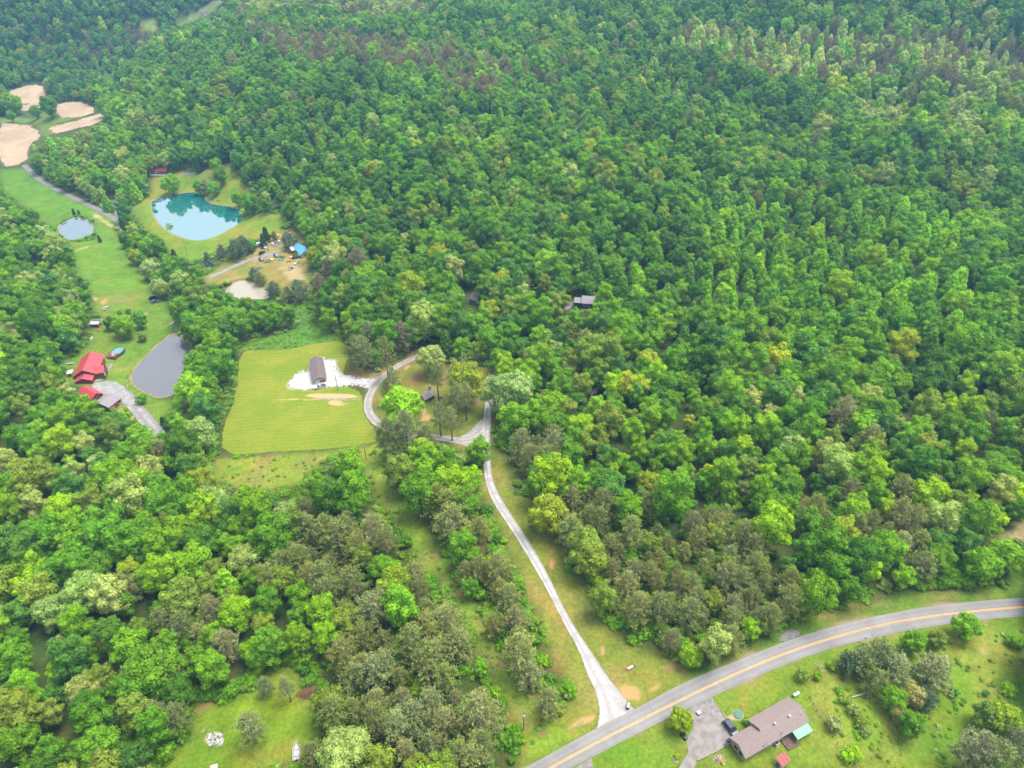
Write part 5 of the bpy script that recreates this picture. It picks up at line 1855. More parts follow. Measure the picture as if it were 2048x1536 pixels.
car("pickup_truck", "white pickup truck parked in front of the brown barn", "pickup", (649.5, 773), (631.5, 778), M['carwhite'], 'pickup')
car("parked_car", "dark blue estate car on the concrete beside the ranch house", "car", (1453.5, 1449.5), (1469, 1470), M['cardark'], 'suv', 4.8)
car("parked_car", "maroon car beside the junk yard's gravel drive", "car", (519.5, 519), (527, 523), M['carmaroon'])
car("parked_car", "dark sedan under the round bush at the junk yard", "car", (549, 511), (557, 515), M['cargrey'])
car("parked_car", "grey car in front of the white camper", "car", (487, 511), (497, 509), M['cargrey'])
car("parked_car", "black and white car at the drive's upper verge", "car", (521, 510), (528, 505), M['black'])
car("pickup_truck", "pale flatbed truck with an empty bed on the dry lawn", "pickup", (534, 524), (543, 521), M['offwhite'], 'pickup')
car("parked_car", "dark car by the lane above the pond yard", "car", (303, 599), (311, 596), M['black'])
car("parked_car", "grey car next to the lane hedge, lower of two", "car", (305, 607), (316, 604), M['cargrey'])
car("parked_car", "blue car parked at the left end of the red shed", "car", (293.5, 350), (299, 349), M['blue'])

# trash cans, mail drum, small things on the parking -----------------------
for (px, py), bodym, lidm, lab in (((1256.7, 1412.5), M['black'], M['white'], "black bin with a round white lid at the driveway mouth"), ((1255.5, 1417.5), M['black'], M['creampaint'], "dark bin with a cream lid, nearest the road edge")):
    p = at(px, py)
    t = thing("trash_bin", lab, "bin", p)
    MB().lathe([(.36, 0), (.46, 1.05), (.50, 1.06), (.50, 1.12)], 14).build("body", bodym, t)
    ld = MB().lathe([(.38, 1.12), (.36, 1.2), (.1, 1.24)], 14).build("lid", lidm, t)
    MB().box(-.12, .12, -.04, .04, 1.24, 1.31).build("handle", bodym, ld)
p = at(1397, 1427.5)
t = thing("cart", "white boxy garden cart standing on the old apron", "cart", p, .5)
MB().prism([(-.45, .22), (.45, .22), (.52, .8), (-.52, .8)], -.4, .4, 'y').build("tub", M['white'], t)
MB().box(-.4, .4, -.3, .3, .801, .86).build("lid", M['white'], t)
for s in (-1, 1): MB().tube((-.2, s * .41, .2), (-.2, s * .48, .2), .2, None, 10).build("wheel", M['tyre'], t)
p = at(1476, 1429)
t = thing("pool_cover", "round dark green cover ringed by pale gravel on the house lawn", "cover", p)
MB().lathe([(1.15, -.2), (1.15, .22), (1.08, .3), (.5, .36), (.02, .38)], 26).build("cover", M['poolcover'], t)
MB().lathe([(1.38, -.2), (1.38, .06), (1.18, .07), (1.18, .05)], 26).build("stone_ring", M['stone'], t)
p = at(1591, 1391)
t = thing("gas_tank", "white gas tank at the upper end of the ranch house", "tank", p, head((1587, 1393), (1596, 1388)))
MB().tube((-.8, 0, .75), (.8, 0, .75), .42, None, 14).build("shell", M['white'], t)
for s in (-1, 1):
    MB().tube((s * .8, 0, .75), (s * 1.02, 0, .75), .42, .2, 14).build("end_cap", M['white'], t)
    MB().box(s * .5 - .1, s * .5 + .1, -.35, .35, -.1, .4).build("foot", M['concretewall'], t)
MB().lathe([(.14, 1.14), (.14, 1.3), (.05, 1.34)], 10).build("valve_dome", M['slate'], t)
p = at(1552, 1489.5)
t = thing("cooling_unit", "grey cooling unit on the lawn against the rear wall", "air conditioner", p, .5)
MB().box(-.5, .5, -.5, .5, .0, 1.0).build("case", M['galv'], t)
MB().lathe([(.40, 1.0), (.40, 1.06), (.05, 1.07)], 16).build("fan_guard", M['black'], t)
MB().box(-.6, .6, -.6, .6, -.3, -.002).build("plinth", M['concretewall'], t)
p = at(1484, 1513)
t = thing("grill", "black grill against the garage end wall", "grill", p, 2.2)
MB().prism([(-.3, .75), (.3, .75), (.34, 1.0), (.1, 1.2), (-.3, 1.1)], -.5, .5, 'y').build("hood", M['black'], t)
for sx_ in (-1, 1):
    for sy_ in (-1, 1): MB().box(sx_ * .26 - .03, sx_ * .26 + .03, sy_ * .45 - .03, sy_ * .45 + .03, -.1, .749).build("leg", M['black'], t)
for (px, py), mt, lab in (((1457.5, 1483), M['slate'], "dark bin at the corner of the garage and the parking"), ((1452, 1492.5), M['galv'], "grey tub on the grass below the parking edge")):
    p = at(px, py)
    t = thing("storage_bin", lab, "bin", p, .4)
    MB().prism([(-.32, 0), (.32, 0), (.4, .8), (-.4, .8)], -.36, .36, 'y').build("body", mt, t)
    MB().box(-.43, .43, -.4, .4, .801, .87).build("lid", M['black'], t)
# dark mower with trailer below the yellow green tree
a = at(1368, 1474)
t = thing("riding_mower", "dark green riding mower at the parking edge under the tree", "mower", a, head((1364, 1471), (1371, 1480)))
MB().prism([(-.9, .35), (.9, .35), (.95, .75), (.2, .85), (.05, .6), (-.9, .65)], -.42, .42, 'y').build("body", M['darkgreen'], t)
MB().box(-.5, 0, -.25, .25, .62, .72).build("seat", M['black'], t)
MB().box(-.56, -.48, -.25, .25, .72, 1.05).build("backrest", M['black'], t)
MB().tube((.3, 0, .84), (.12, 0, 1.08), .03).build("steering_column", M['black'], t)
for s in (-1, 1):
    MB().tube((-.6, s * .45, .35), (-.6, s * .62, .35), .36, None, 12).build("wheel", M['tyre'], t)
    MB().tube((.65, s * .42, .24), (.65, s * .55, .24), .24, None, 12).build("wheel", M['tyre'], t)

# parking kerb wall and flower beds
def low_wall(name, label, pts, mat, h=.35, w=.3):
    wp = PP(pts)[:, :2]
    c = wp.mean(0)
    z = gz(*c)
    t = thing(name, label, "wall", (c[0], c[1], z))
    for i in range(len(wp) - 1):
        a, b = wp[i] - c, wp[i + 1] - c
        d = (b - a) / np.linalg.norm(b - a)
        nn = np.array([-d[1], d[0]]) * w / 2
        n_ = max(1, int(np.linalg.norm(b - a) / 1.6))
        for j in range(n_):
            p0, p1 = a + (b - a) * (j + .01) / n_, a + (b - a) * (j + .99) / n_
            zz = gz(*(c + (p0 + p1) / 2)) - z
            q = [p0 - nn, p1 - nn, p1 + nn, p0 + nn]
            hh = h * R.uniform(.85, 1.1)
            MB().add([(*v, zz - .3) for v in q] + [(*v, zz + hh) for v in q], [(3, 2, 1, 0), (4, 5, 6, 7), (0, 1, 5, 4), (1, 2, 6, 5), (2, 3, 7, 6), (3, 0, 4, 7)]).build("stone", mat, t)
    return t


low_wall("retaining_wall", "low pale stone edging along the lower side of the parking", [(1459, 1487), (1432, 1502.5), (1395, 1521)], M['stone'], .3, .35)
low_wall("garden_edging", "low stone edging between the parking and the lawn bed", [(1443, 1423), (1456, 1442), (1474, 1464)], M['stone'], .2, .25)


def rock(mb, x, y, z, r, rs_):
    v = ICO[0] * (r * rs_.uniform(.7, 1.2, (12, 1))) * np.array([1, rs_.uniform(.6, 1), rs_.uniform(.45, .8)])
    mb.add([(x + a, y + b, z + c) for a, b, c in v], [tuple(f_) for f_ in ICO[1]])


def rocks(name, label, cat, px, py, rx, ry, n_, r, mats, part='stone', kind=None, flat=.3):
    c = at(px, py)
    z = c[2]
    e1, e2 = at(px + rx, py) - c, at(px, py - ry) - c
    t = thing(name, label, cat, c)
    rs_ = np.random.RandomState(int(px * 7 + py))
    for i in range(n_):
        a, q = rs_.uniform(0, 6.28), math.sqrt(rs_.uniform(0, 1))
        d = e1[:2] * math.cos(a) * q + e2[:2] * math.sin(a) * q
        zz = gz(c[0] + d[0], c[1] + d[1]) - z + rs_.uniform(0, flat) * (1 - q)
        mb = MB()
        rock(mb, d[0], d[1], zz, r * rs_.uniform(.5, 1.3), rs_)
        mb.build(part, mats[rs_.randint(len(mats))], t)
    return t


rocks("rock_garden", "flower bed of white and brown stones with yellow blooms", "rock garden", 1440, 1519, 13, 13, 60, .28, [M['whitestone'], M['stone'], M['brick'], M['stone']])
rocks("planter", "small rock planter with yellow plants on the left lawn", "planter", 1352, 1518, 7, 8, 18, .22, [M['whitestone'], M['stone']])
rocks("rubble_pile", "pile of white broken rubble on the lower left lawn", "rubble", 430, 1478, 17, 15, 110, .35, [M['whitestone'], M['whitestone'], M['white'], M['stone']], 'chunk', None, .6)
rocks("rock_pile", "small scatter of pale rocks above the white rubble", "rocks", 412, 1462, 9, 7, 14, .22, [M['stone'], M['whitestone']])
rocks("rock_pile", "grey rocks at the pond bank below the white drive walk", "rocks", 252, 754, 4, 3, 9, .35, [M['stone'], M['slate']])
rocks("rock_pile", "pale rocks on the pond bank beside the house drive", "rocks", 252, 768, 3, 4, 9, .35, [M['stone'], M['whitestone']])
rocks("scattered_rocks", "few white rocks on the grass under the barn pines", "rocks", 716, 737, 3, 2, 5, .4, [M['whitestone']])
rocks("debris_heap", "white debris by the trees above the swimming pool", "debris", 182, 676, 4, 3, 10, .5, [M['white'], M['galv']], 'piece')
for (px, py), kk, s_, tt, lab in (((1444, 1526), 'bush', .38, 'yellow', "yellow flowering plant in the rock garden"), ((1353, 1514), 'bush', .55, 'yellow', "yellow green plant in the small planter"), ((1493, 1447), 'bush', .85, 'bright', "dense green shrub in the corner of the ranch house"),
                              ((1470, 1452), 'bush', .4, 'bright', "low green plant between the parking and the shrub"), ((198, 662), 'bush', .6, 'yellow', "yellow flowering bush below the white garden shed"), ((435, 398), 'bush', .5, 'bright', "low bush on the turquoise pond's peninsula")):
    p = at(px, py)
    plant(kk, 0, p[0], p[1], p[2] - .1, s_, 1, 1.0, (.5, .42, .03) if 'flowering' in lab else TINT[tt], lab, None)

# red roofed shed at the bottom edge
f = Frame((1551, 1516), (1567.7, 1505), (1581, 1522), 2.3)
sh = thing("garden_shed", "white garden shed with a ribbed red metal roof", "shed", f.loc(), f.rz)
yw, yh = f.W, f.L
wl = MB().prism([(.2, -1), (f.W - .2, -1), (f.W - .2, 2.1), (.2, 2.5)], .2, f.L - .2, 'x').build("wall", M['white'], sh)
rf = MB().prism([(-.1, 2.55), (-.1, 2.62), (f.W + .1, 2.2), (f.W + .1, 2.13)], -.15, f.L + .15, 'x').build("roof", M['metalred2'], sh)
for i in range(6):
    xx = -.15 + (f.L + .3) * (i + .5) / 6
    MB().prism([(-.1, 2.62), (f.W + .1, 2.2), (f.W + .1, 2.27), (-.1, 2.69)], xx - .06, xx + .06, 'x').build("rib", M['brick'] if i % 2 else M['metalred'], rf)
fl = f.local(1543, 1519, 1.2)
door(sh, .2 if fl[0] < f.L / 2 else f.L - .2, f.W * .5, 0, 1.0, 1.9, '-x' if fl[0] < f.L / 2 else '+x', M['blue'])

# wire fence east of the house
wp = PP([(1619, 1397), (1634, 1425), (1648, 1449), (1664, 1474), (1678, 1497), (1694, 1520), (1712, 1545)])[:, :2]
ln = smooth_line(wp, 1)
s_ = np.r_[0, np.cumsum(np.linalg.norm(np.diff(ln, axis=0), axis=1))]
npost = 12
tt_ = np.linspace(0, s_[-1], npost)
fp = np.c_[np.interp(tt_, s_, ln[:, 0]), np.interp(tt_, s_, ln[:, 1])]
c = fp[0]
fz = gz(*c)
fe_ = thing("wire_fence", "thin wire fence on posts between the house lawn and the meadow", "fence", (c[0], c[1], fz))
tops = []
for q in fp:
    z = gz(*q) - fz
    x, y = q - c
    MB().box(x - .06, x + .06, y - .06, y + .06, z - .3, z + 1.25).build("post", M['pole'], fe_)
    tops.append((x, y, z))
for hgt in (.3, .6, .9, 1.18):
    mb = MB()
    for a, b in zip(tops, tops[1:]): mb.tube((a[0], a[1], a[2] + hgt), (b[0], b[1], b[2] + hgt), .009, None, 4, False)
    mb.build("wire", M['wire'], fe_)

# culvert pipe between rough timber cribs on the driveway lawn
a = at(1250, 1342), at(1271, 1331)
c = (a[0] + a[1]) / 2
t = thing("culvert_pipe", "white culvert pipe lying between brown timber ends on the lawn", "pipe", (c[0], c[1], gz(c[0], c[1])), math.atan2(a[1][1] - a[0][1], a[1][0] - a[0][0]))
MB().tube((-.9, 0, .4), (.8, 0, .4), .34, None, 14).build("pipe", M['white'], t)
for s in (-1, 1):
    for k in range(3):
        MB().box(s * 1.35 - .42, s * 1.35 + .42, -.42 + k * .3, -.2 + k * .3, .0 + .12 * k, .22 + .12 * k, .25 * k * s).build("timber", M['timber'], t)
    MB().box(s * 1.3 - .12, s * 1.3 + .12, -.6, .6, .35, .55, .2).build("timber", M['rust'], t)

# boat and slab on the lower left lawn
a, b = at(591, 1520), at(596, 1488)
c = (a + b) / 2
def boat(name, label, c, rz, L, W, hull, inside, motor=True):
    t = thing(name, label, "boat", c, rz)
    n_ = 9
    st, ins = [], []
    vs, fs = [], []
    for i in range(n_):
        u = i / (n_ - 1)
        x = -L / 2 + L * u
        w = W / 2 * (1 if u < .55 else math.cos((u - .55) / .45 * 1.45)) + .02
        vs += [(x, -w * .75, .12 + .12 * max(0, u - .6)), (x, -w, .62 + .15 * u * u), (x, w, .62 + .15 * u * u), (x, w * .75, .12 + .12 * max(0, u - .6))]
        ins += [(x * .93, -w * .84, .60 + .13 * u * u), (x * .93, -w * .7, .3), (x * .93, w * .7, .3), (x * .93, w * .84, .60 + .13 * u * u)]
    for i in range(n_ - 1):
        k = i * 4
        fs += [(k, k + 4, k + 5, k + 1), (k + 2, k + 6, k + 7, k + 3), (k + 3, k + 7, k + 4, k)]
    fs += [(0, 1, 2, 3)]
    MB().add(vs, fs).build("hull", hull, t)
    fi = []
    for i in range(n_ - 1):
        k = i * 4
        fi += [(k, k + 1, k + 5, k + 4), (k + 1, k + 2, k + 6, k + 5), (k + 2, k + 3, k + 7, k + 6)]
    MB().add(ins, fi).build("cockpit", inside, t)
    g = MB()
    for i in range(n_ - 1):
        k = i * 4
        for o_ in (1, 2):
            g.tube(vs[k + o_], vs[k + 4 + o_], .05, None, 5)
    g.build("gunwale", hull, t)
    for q in (-.25, .1):
        MB().box(L * q - .15, L * q + .15, -W * .4, W * .4, .45, .52).build("seat", inside if motor else hull, t)
    if motor:
        MB().box(-L / 2 - .3, -L / 2 - .02, -.15, .15, .3, 1.0).build("outboard_motor", M['black'], t)
    return t


boat("motor_boat", "white open boat half hidden under the pine on the lower left lawn", (c[0], c[1], c[2] + .05), head((594, 1520), (594, 1488)), 4.6, 1.8, M['white'], M['galv'])
a, b = at(337, 654), at(349, 645)
c = (a + b) / 2
boat("rowing_boat", "pale rowing boat with a blue tarp end on the grey pond bank", (c[0], c[1], c[2] + .05), head((349, 645), (337, 654)), 5.2, 1.6, M['offwhite'], M['tanwall'], False)
p = at(349.5, 644)
t = thing("tarp_bundle", "bright blue tarp bundle at the stern of the rowing boat", "tarp", p)
mb = MB()
rock(mb, 0, 0, .5, .95, np.random.RandomState(3))
mb.build("tarp", M['tarp'], t)
p = at(428, 1534)
t = thing("stepping_slab", "pale concrete slab in the grass at the bottom edge", "slab", p, .3)
MB().box(-.9, .9, -.6, .6, -.2, .16).build("slab", M['concretewall'], t)
# brush pile of cut branches
p = at(614, 1390)
bp = thing("brush_pile", "reddish brown pile of cut branches at the pine edge", "brush pile", p)
rs2 = np.random.RandomState(9)
for i in range(5):
    mb = MB()
    for j in range(26):
        a_ = rs2.uniform(0, 6.28)
        q = rs2.normal(size=2) * (1.3, .8)
        l_ = rs2.uniform(.8, 2.0)
        z0 = rs2.uniform(.1, 1.1) * math.exp(-(q[0] ** 2 + q[1] ** 2) / 4)
        d_ = np.array([math.cos(a_), math.sin(a_), rs2.uniform(-.2, .35)]) * l_ / 2
        mb.tube((q[0] - d_[0], q[1] - d_[1], max(0, z0 - d_[2])), (q[0] + d_[0], q[1] + d_[1], z0 + d_[2]), .07, .03, 4)
    mb.build("branch_bundle", M['brush'] if i % 2 else M['rust'], bp)
a, b = at(1700, 1396), at(1745, 1386)
c = (a + b) / 2
t = thing("fallen_log", "pale fallen log in the meadow scrub", "log", c, math.atan2(b[1] - a[1], b[0] - a[0]))
MB().tube((-3, 0, .3), (3, .2, .35), .2, .11, 8).build("log", M['dead'], t)
MB().tube((.5, 0, .3), (1.4, .9, .7), .09, .03, 6).build("branch", M['dead'], t)

# poles and wires ---------------------------------------------------------
def pole(label, px, py, h=9.0, arm=True, lamp=False, tilt=0.0):
    p = at(px, py)
    t = thing("utility_pole", label, "pole", p, 0)
    MB().tube((0, 0, -.5), (0, 0, h), .17, .11, 8).build("post", M['pole'], t)
    if arm:
        MB().box(-1.1, 1.1, -.17, -.06, h - .75, h - .6).build("crossarm", M['pole'], t)
        for x in (-.95, 0, .95): MB().tube((x, -.11, h - .6), (x, -.11, h - .42), .05, None, 6).build("insulator", M['white'], t)
    if lamp:
        MB().tube((0, 0, h - .5), (.9, 0, h - .1), .04, None, 6).build("lamp_arm", M['galv'], t)
        MB().lathe([(.08, h - .02), (.2, h - .1), (.22, h - .2)], 10, (.95, 0)).build("lamp_head", M['white'], t)
    MB().lathe([(.25, h - 2.1), (.25, h - 1.3), (.1, h - 1.22)], 10, (0, -.42)).build("transformer", M['galv'], t)
    return p + np.array([0, 0, h])


P1 = pole("utility pole standing low in the power line cut near the road", 1047, 1460)
P2 = pole("utility pole at the head of the power line cut by the field corner", 733, 920)
P3 = pole("tall pole on the grass below the white gravel yard", 676, 781, 8.5, False, True)
P4 = pole("utility pole on the near bank of the turquoise pond", 375, 510, 9, True)
P5 = pole("utility pole between the turquoise pond and the far path", 373, 366, 9, True)
P6 = pole("grey pole beside the path under the dry lawn", 601, 598, 8, False, True)


def wire(label, a, b, offs, sag=1.2):
    a, b = np.asarray(a), np.asarray(b)
    t = thing("power_line", label, "wire", a)
    for o_ in offs:
        mb = MB()
        prev = None
        for i in range(15):
            u = i / 14
            p = (b - a) * u + np.array([o_, -.11, -.42 - sag * 4 * u * (1 - u)])
            if prev is not None: mb.tube(prev, p, .018, None, 4, False)
            prev = p
        mb.build("wire", M['wire'], t)


wire("three thin wires running down the power line cut", P2, P1, (-.95, 0, .95), 2.5)
e = at(1130, 1560)
wire("wires from the lower pole towards the county road", P1, e + np.array([0, 0, 9]), (-.95, 0, .95), 1.0)
wire("single wire from the field corner pole to the barn yard pole", P2, P3, (0,), 1.5)

# log cabin inside the loop ------------------------------------------------
f = Frame((838, 791), (849.5, 798), (861, 780.5), 2.6)
cb = thing("log_cabin", "small log cabin with grey plank roof inside the driveway loop", "cabin", f.loc(), f.rz)
gable(cb, .3, f.L - .3, .3, f.W - .3, 2.3, 3.6, M['log'], M['greyroof'], 'y' if f.W > f.L else 'x', .5, -1.2, M['log'])
p = f.local(846, 771, 3.2)
cz_ = MB()
cz_.box(min(max(p[0], 0), f.L) - .5, min(max(p[0], 0), f.L) + .5, f.W - .25, f.W + .55, -1, 4.6) if p[1] > f.W / 2 else cz_.box(p[0] - .5, p[0] + .5, -.55, .25, -1, 4.6)
cz_.build("chimney", M['stone'], cb)
door(cb, f.L - .3, f.W * .5, 0, .9, 2.0, '+x', M['brownwall'])
window(cb, f.L - .3, f.W * .8, .9, .8, .8, '+x')
window(cb, f.L * .5, .3, .9, .8, .8, '-y')
p = at(882, 796)
t = thing("fire_pit", "dark stone fire pit by the slim pine near the cabin", "fire pit", p)
for i in range(10):
    a_ = i * .628
    mb = MB()
    rock(mb, .6 * math.cos(a_), .6 * math.sin(a_), .12, .25, rs2)
    mb.build("stone", M['slate'], t)
MB().lathe([(.45, -.1), (.45, .06), (.05, .08)], 10).build("ash_bed", M['black'], t)

# red roofed house by the grey pond -----------------------------------------
f = Frame((163, 714), (144, 748), (190, 755), 3.0)
rh = thing("red_house", "brown house with a bright red metal roof and a red porch gable", "house", f.loc(), f.rz)
gable(rh, .3, f.L - .3, .3, f.W - .3, 3.0, 5.6, M['brownwall'], M['metalred'], 'x', .6, -1.5, M['redwall'])
xa = f.local(200, 742, 3)[0]
xa = min(max(xa, 4.0), f.L - 4.0)
gable(rh, xa - 3.0, xa + 3.0, f.W * .55, f.W + 2.6, 2.7, 4.5, M['brownwall'], M['metalred'], 'y', .5, -1.5, M['redwall'], 'porch_gable', None, .15, 'porch_wall')
endx = f.L if f.local(160, 765)[0] > f.L / 2 else 0
sg = 1 if endx else -1
x0, x1 = sorted((endx - sg * .3, endx + sg * 4.2))
gable(rh, x0 + .02, x1, f.W * .18, f.W * .86, 2.3, 3.7, M['redwall'], M['metalred'], 'x', .4, -1.5, None, 'lower_roof', None, .13, 'lower_wall')
for q in (.2, .8): window(rh, f.L * q, f.W - .3, .9, 1.4, 1.3, '+y')
window(rh, xa, f.W + 2.6, .9, 1.6, 1.3, '+y')
window(rh, xa - 1.9, f.W + 2.6, .9, 1.0, 1.3, '+y')
door(rh, xa + 2.0, f.W + 2.6, 0, 1.0, 2.1, '+y', M['white'])
# red barn and grey garage
f2 = Frame((178, 773), (205, 789), (194, 797), 2.6)
rb = thing("red_barn", "small red barn beside the grey garage with a white window", "barn", f2.loc(), f2.rz)
gable(rb, 0, f2.L, 0, max(f2.W, 5.0), 2.6, 4.2, M['redwall'], M['metalred'], 'x', .35, -1.5, None)
for ex, fc in ((0, '-x'), (f2.L, '+x')): window(rb, ex, max(f2.W, 5.0) * .4, 1.2, 1.0, 1.0, fc)
f3 = Frame((217, 814), (245, 799), (222.6, 785), 2.7)
gg = thing("grey_garage", "grey roofed garage with a red door beside the pale drive", "garage", f3.loc(), f3.rz)
gable(gg, .3, f3.L - .3, .3, f3.W - .3, 2.6, 4.0, M['tanwall'], M['greyroof'], 'x', .4, -1.5, M['white'])
yy0 = f3.local(235, 815)[1]
yb, fb = (.3, '-y') if yy0 < f3.W / 2 else (f3.W - .3, '+y')
xs = [f3.local(228, 812)[0], f3.local(238, 808)[0], f3.local(244, 804)[0]]
door(gg, min(max(xs[0], 2), f3.L - 2), yb, -.2, 2.6, 2.1, fb, M['metalred2'])
window(gg, min(max(xs[1], 1), f3.L - 1.5), yb, .9, 1.1, 1.0, fb)
window(gg, f3.L - .3, f3.W * .5, .9, 1.1, 1.0, '+x')
a, b = at(211, 752), at(224, 727)
# white walk to the pool
c = (a + b) / 2
la, lb = offset_line(np.array([a[:2], (a[:2] + b[:2]) / 2, b[:2]]), 1.1)
strip("footpath", la, lb, M['concrete'], .07, 1.0, 2)
sheet("patio", PP([(203, 722), (210, 724), (214, 733), (214, 748), (205, 760), (190, 764), (192, 758), (201, 750), (203, 735)])[:, :2], M['stone'], .06, 1.0)
# swimming pool with a deck
p = at(236, 706)
pl = thing("swimming_pool", "oval above ground pool with a red timber deck", "pool", p, head((228, 715), (247, 697)))
rxp, ryp = 4.4, 2.9
ring = [(math.cos(i / 28 * 6.2832) * rxp, math.sin(i / 28 * 6.2832) * ryp) for i in range(28)]
mb = MB()
for i in range(28):
    (x, y), (x2, y2) = ring[i], ring[(i + 1) % 28]
    k1 = .955
    mb.add([(x, y, -.6), (x2, y2, -.6), (x2, y2, 1.25), (x, y, 1.25), (x * k1, y * k1, 1.25), (x2 * k1, y2 * k1, 1.25), (x2 * k1, y2 * k1, .6), (x * k1, y * k1, .6)],
           [(0, 1, 2, 3), (3, 2, 5, 4), (4, 5, 6, 7)])
mb.build("pool_wall", M['slate'], pl)
MB().add([(x * .955, y * .955, 1.0) for x, y in ring], [tuple(range(28))]).build("water", M['poolwater'], pl)
dkp = MB().box(-rxp - 1.8, -rxp + 1.6, -2.4, 2.4, 1.27, 1.36).build("deck", M['redwall'], pl)
for k in range(7):
    MB().box(-rxp - 1.8, -rxp + 1.6, -2.38 + k * .69, -1.75 + k * .69, 1.364, 1.41).build("plank", M['brick'] if k % 2 else M['redwall'], dkp)
for x, y in ((-rxp - 1.7, -2.3), (-rxp - 1.7, 2.3), (-rxp + 1.5, -2.3), (-rxp + 1.5, 2.3), (-rxp - 1.7, 0)):
    MB().box(x - .06, x + .06, y - .06, y + .06, -.6, 2.3).build("post", M['redwall'], pl)
MB().box(-rxp - 1.75, -rxp - 1.68, -2.3, 2.3, 2.2, 2.3).build("rail", M['redwall'], pl)
for s in (-1, 1): MB().box(-rxp - 1.7, -rxp + 1.5, s * 2.3 - .04, s * 2.3 + .04, 2.2, 2.3).build("rail", M['redwall'], pl)
MB().box(-rxp - .6, -rxp + .3, -.9, .1, 1.42, 1.9).build("bench", M['white'], pl)
# patio clutter at the red house
for i, (px, py, mt) in enumerate(((207, 730, 'timber'), (209, 737, 'orange'), (206, 744, 'stone'), (203, 752, 'timber'), (208, 741, 'slate'), (199, 756, 'creampaint'))):
    p = at(px, py)
    t = thing("patio_pot", f"{['brown', 'orange', 'grey', 'brown', 'dark', 'cream'][i]} potted plant beside the red house, {['top', 'second', 'fourth', 'fifth', 'third', 'lowest'][i]} from the pool", "plant pot", p)
    MB().lathe([(.35, -.1), (.5, .6), (.55, .62), (.5, .66)], 10).build("pot", M[mt], t)
    lf = link("foliage", PROTO['bush'][i % 3][0], t)
    lf.scale = (.38, .38, .38)
    lf.location = (0, 0, .55)
    lf["tint"] = list(TINT['bright' if i % 2 else 'yellow'])
p = at(143, 751)
t = thing("satellite_shelter", "white sheet roofed lean-to at the lower left corner of the red house", "shelter", p, f.rz)
MB().box(-1.6, 1.6, -1.2, 1.2, 2.1, 2.2).build("roof", M['white'], t)
for x in (-1.4, 1.4):
    for y in (-1, 1): MB().box(x - .06, x + .06, y - .06, y + .06, -.8, 2.098).build("post", M['galv'], t)
a, b = at(128, 729), at(144, 728.5)
c = (a + b) / 2
t = thing("white_trailer", "long white trough lying on the grass left of the red house", "trough", c, math.atan2(b[1] - a[1], b[0] - a[0]))
MB().prism([(-.5, 0), (.5, 0), (.6, .55), (.5, .55), (.42, .1), (-.42, .1), (-.5, .55), (-.6, .55)], -2.3, 2.3, 'x').build("trough", M['white'], t)
# garden shed with pergola above the yard
p = at(193.5, 652)
t = thing("playhouse", "white roofed red garden shed inside a pale frame", "shed", p, .05)
gable(t, -2.0, 2.0, -1.4, 1.4, 2.0, 2.9, M['redwall'], M['white'], 'x', .25, -1)
window(t, -.9, -1.4, .8, .8, .7, '-y')
window(t, .9, -1.4, .8, .8, .7, '-y')
for x in (-2.7, 2.7):
    for y in (-2.2, 2.6): MB().box(x - .08, x + .08, y - .08, y + .08, -.5, 2.3).build("frame_post", M['creampaint'], t)
for y in (-2.2, 2.6): MB().box(-2.8, 2.8, y - .06, y + .06, 2.303, 2.42).build("frame_beam", M['creampaint'], t)
for x in (-2.7, 2.7): MB().box(x - .06, x + .06, -2.1, 2.5, 2.423, 2.53).build("frame_beam", M['creampaint'], t)
for (px, py), mt, lab, L_ in (((211, 616), 'galv', "grey sheet metal stack on the upper yard", 3.5), ((207, 621), 'timber', "brown timber stack beside the sheet metal", 3.0), ((234, 635.5), 'white', "white chest behind the broad yard tree", 1.6)):
    p = at(px, py)
    t = thing("material_stack", lab, "stack", p, R.uniform(0, 1))
    for k in range(4): MB().box(-L_ / 2 + .1 * k, L_ / 2, -.6, .6 - .06 * k, .16 * k, .16 * k + .15, .03 * k).build("sheet", M[mt], t)

# red shed beyond the turquoise pond ----------------------------------------
f = Frame((301.4, 345), (331, 341), (330, 334.5), 3.0)
rs_h = thing("red_shed", "long shed with a red metal roof beyond the turquoise pond", "shed", f.loc(), f.rz)
gable(rs_h, .3, f.L - .3, .3, max(f.W, 6) - .3, 3.0, 4.6, M['brick'], M['metalred'], 'x', .5, -1.5, None)
pch = MB().box(.0, f.L, -2.4, .28, -1.5, .1).build("porch", M['concretewall'], rs_h)
for q in (.2, .5, .8): window(rs_h, f.L * q, .3, .9, 1.2, 1.1, '-y')
door(rs_h, f.L * .35, .3, .12, 1.0, 2.0, '-y', M['white'])
for q in (.02, .34, .66, .98): MB().box(f.L * q - .07, f.L * q + .07, -2.2, -2.06, .1, 2.7).build("porch_post", M['white'], rs_h)
for (px, py), mt, lab in (((381, 343), 'slate', "dark playset by the path behind the turquoise pond"), ((376, 337), 'brownwall', "small brown roofed swing by the forest edge")):
    p = at(px, py)
    t = thing("playset", lab, "playset", p, .3)
    for x in (-1.5, 1.5):
        for y in (-.8, .8): MB().tube((x, y, -.3), (x, y * .3, 2.4), .08, None, 6).build("leg", M['timber'], t)
    MB().tube((-1.6, 0, 2.4), (1.6, 0, 2.4), .09, None, 6).build("top_beam", M['timber'], t)
    MB().prism([(-1, 2.2), (0, 2.9), (1, 2.2), (0, 2.8)], -1.2, 1.2, 'x').build("canopy", M[mt], t)
    MB().box(-.3, .3, -.15, .15, .5, .56).build("swing_seat", M['black'], t)
for (px, py), lab in (((422, 339), "left orange kayak beside the tree on the far path"), ((444, 340), "right orange kayak beside the tree on the far path")):
    p = at(px, py)
    t = boat("kayak", lab, p, .2, 3.6, 1.1, M['orange'], M['black'], False)
p = at(418, 397)
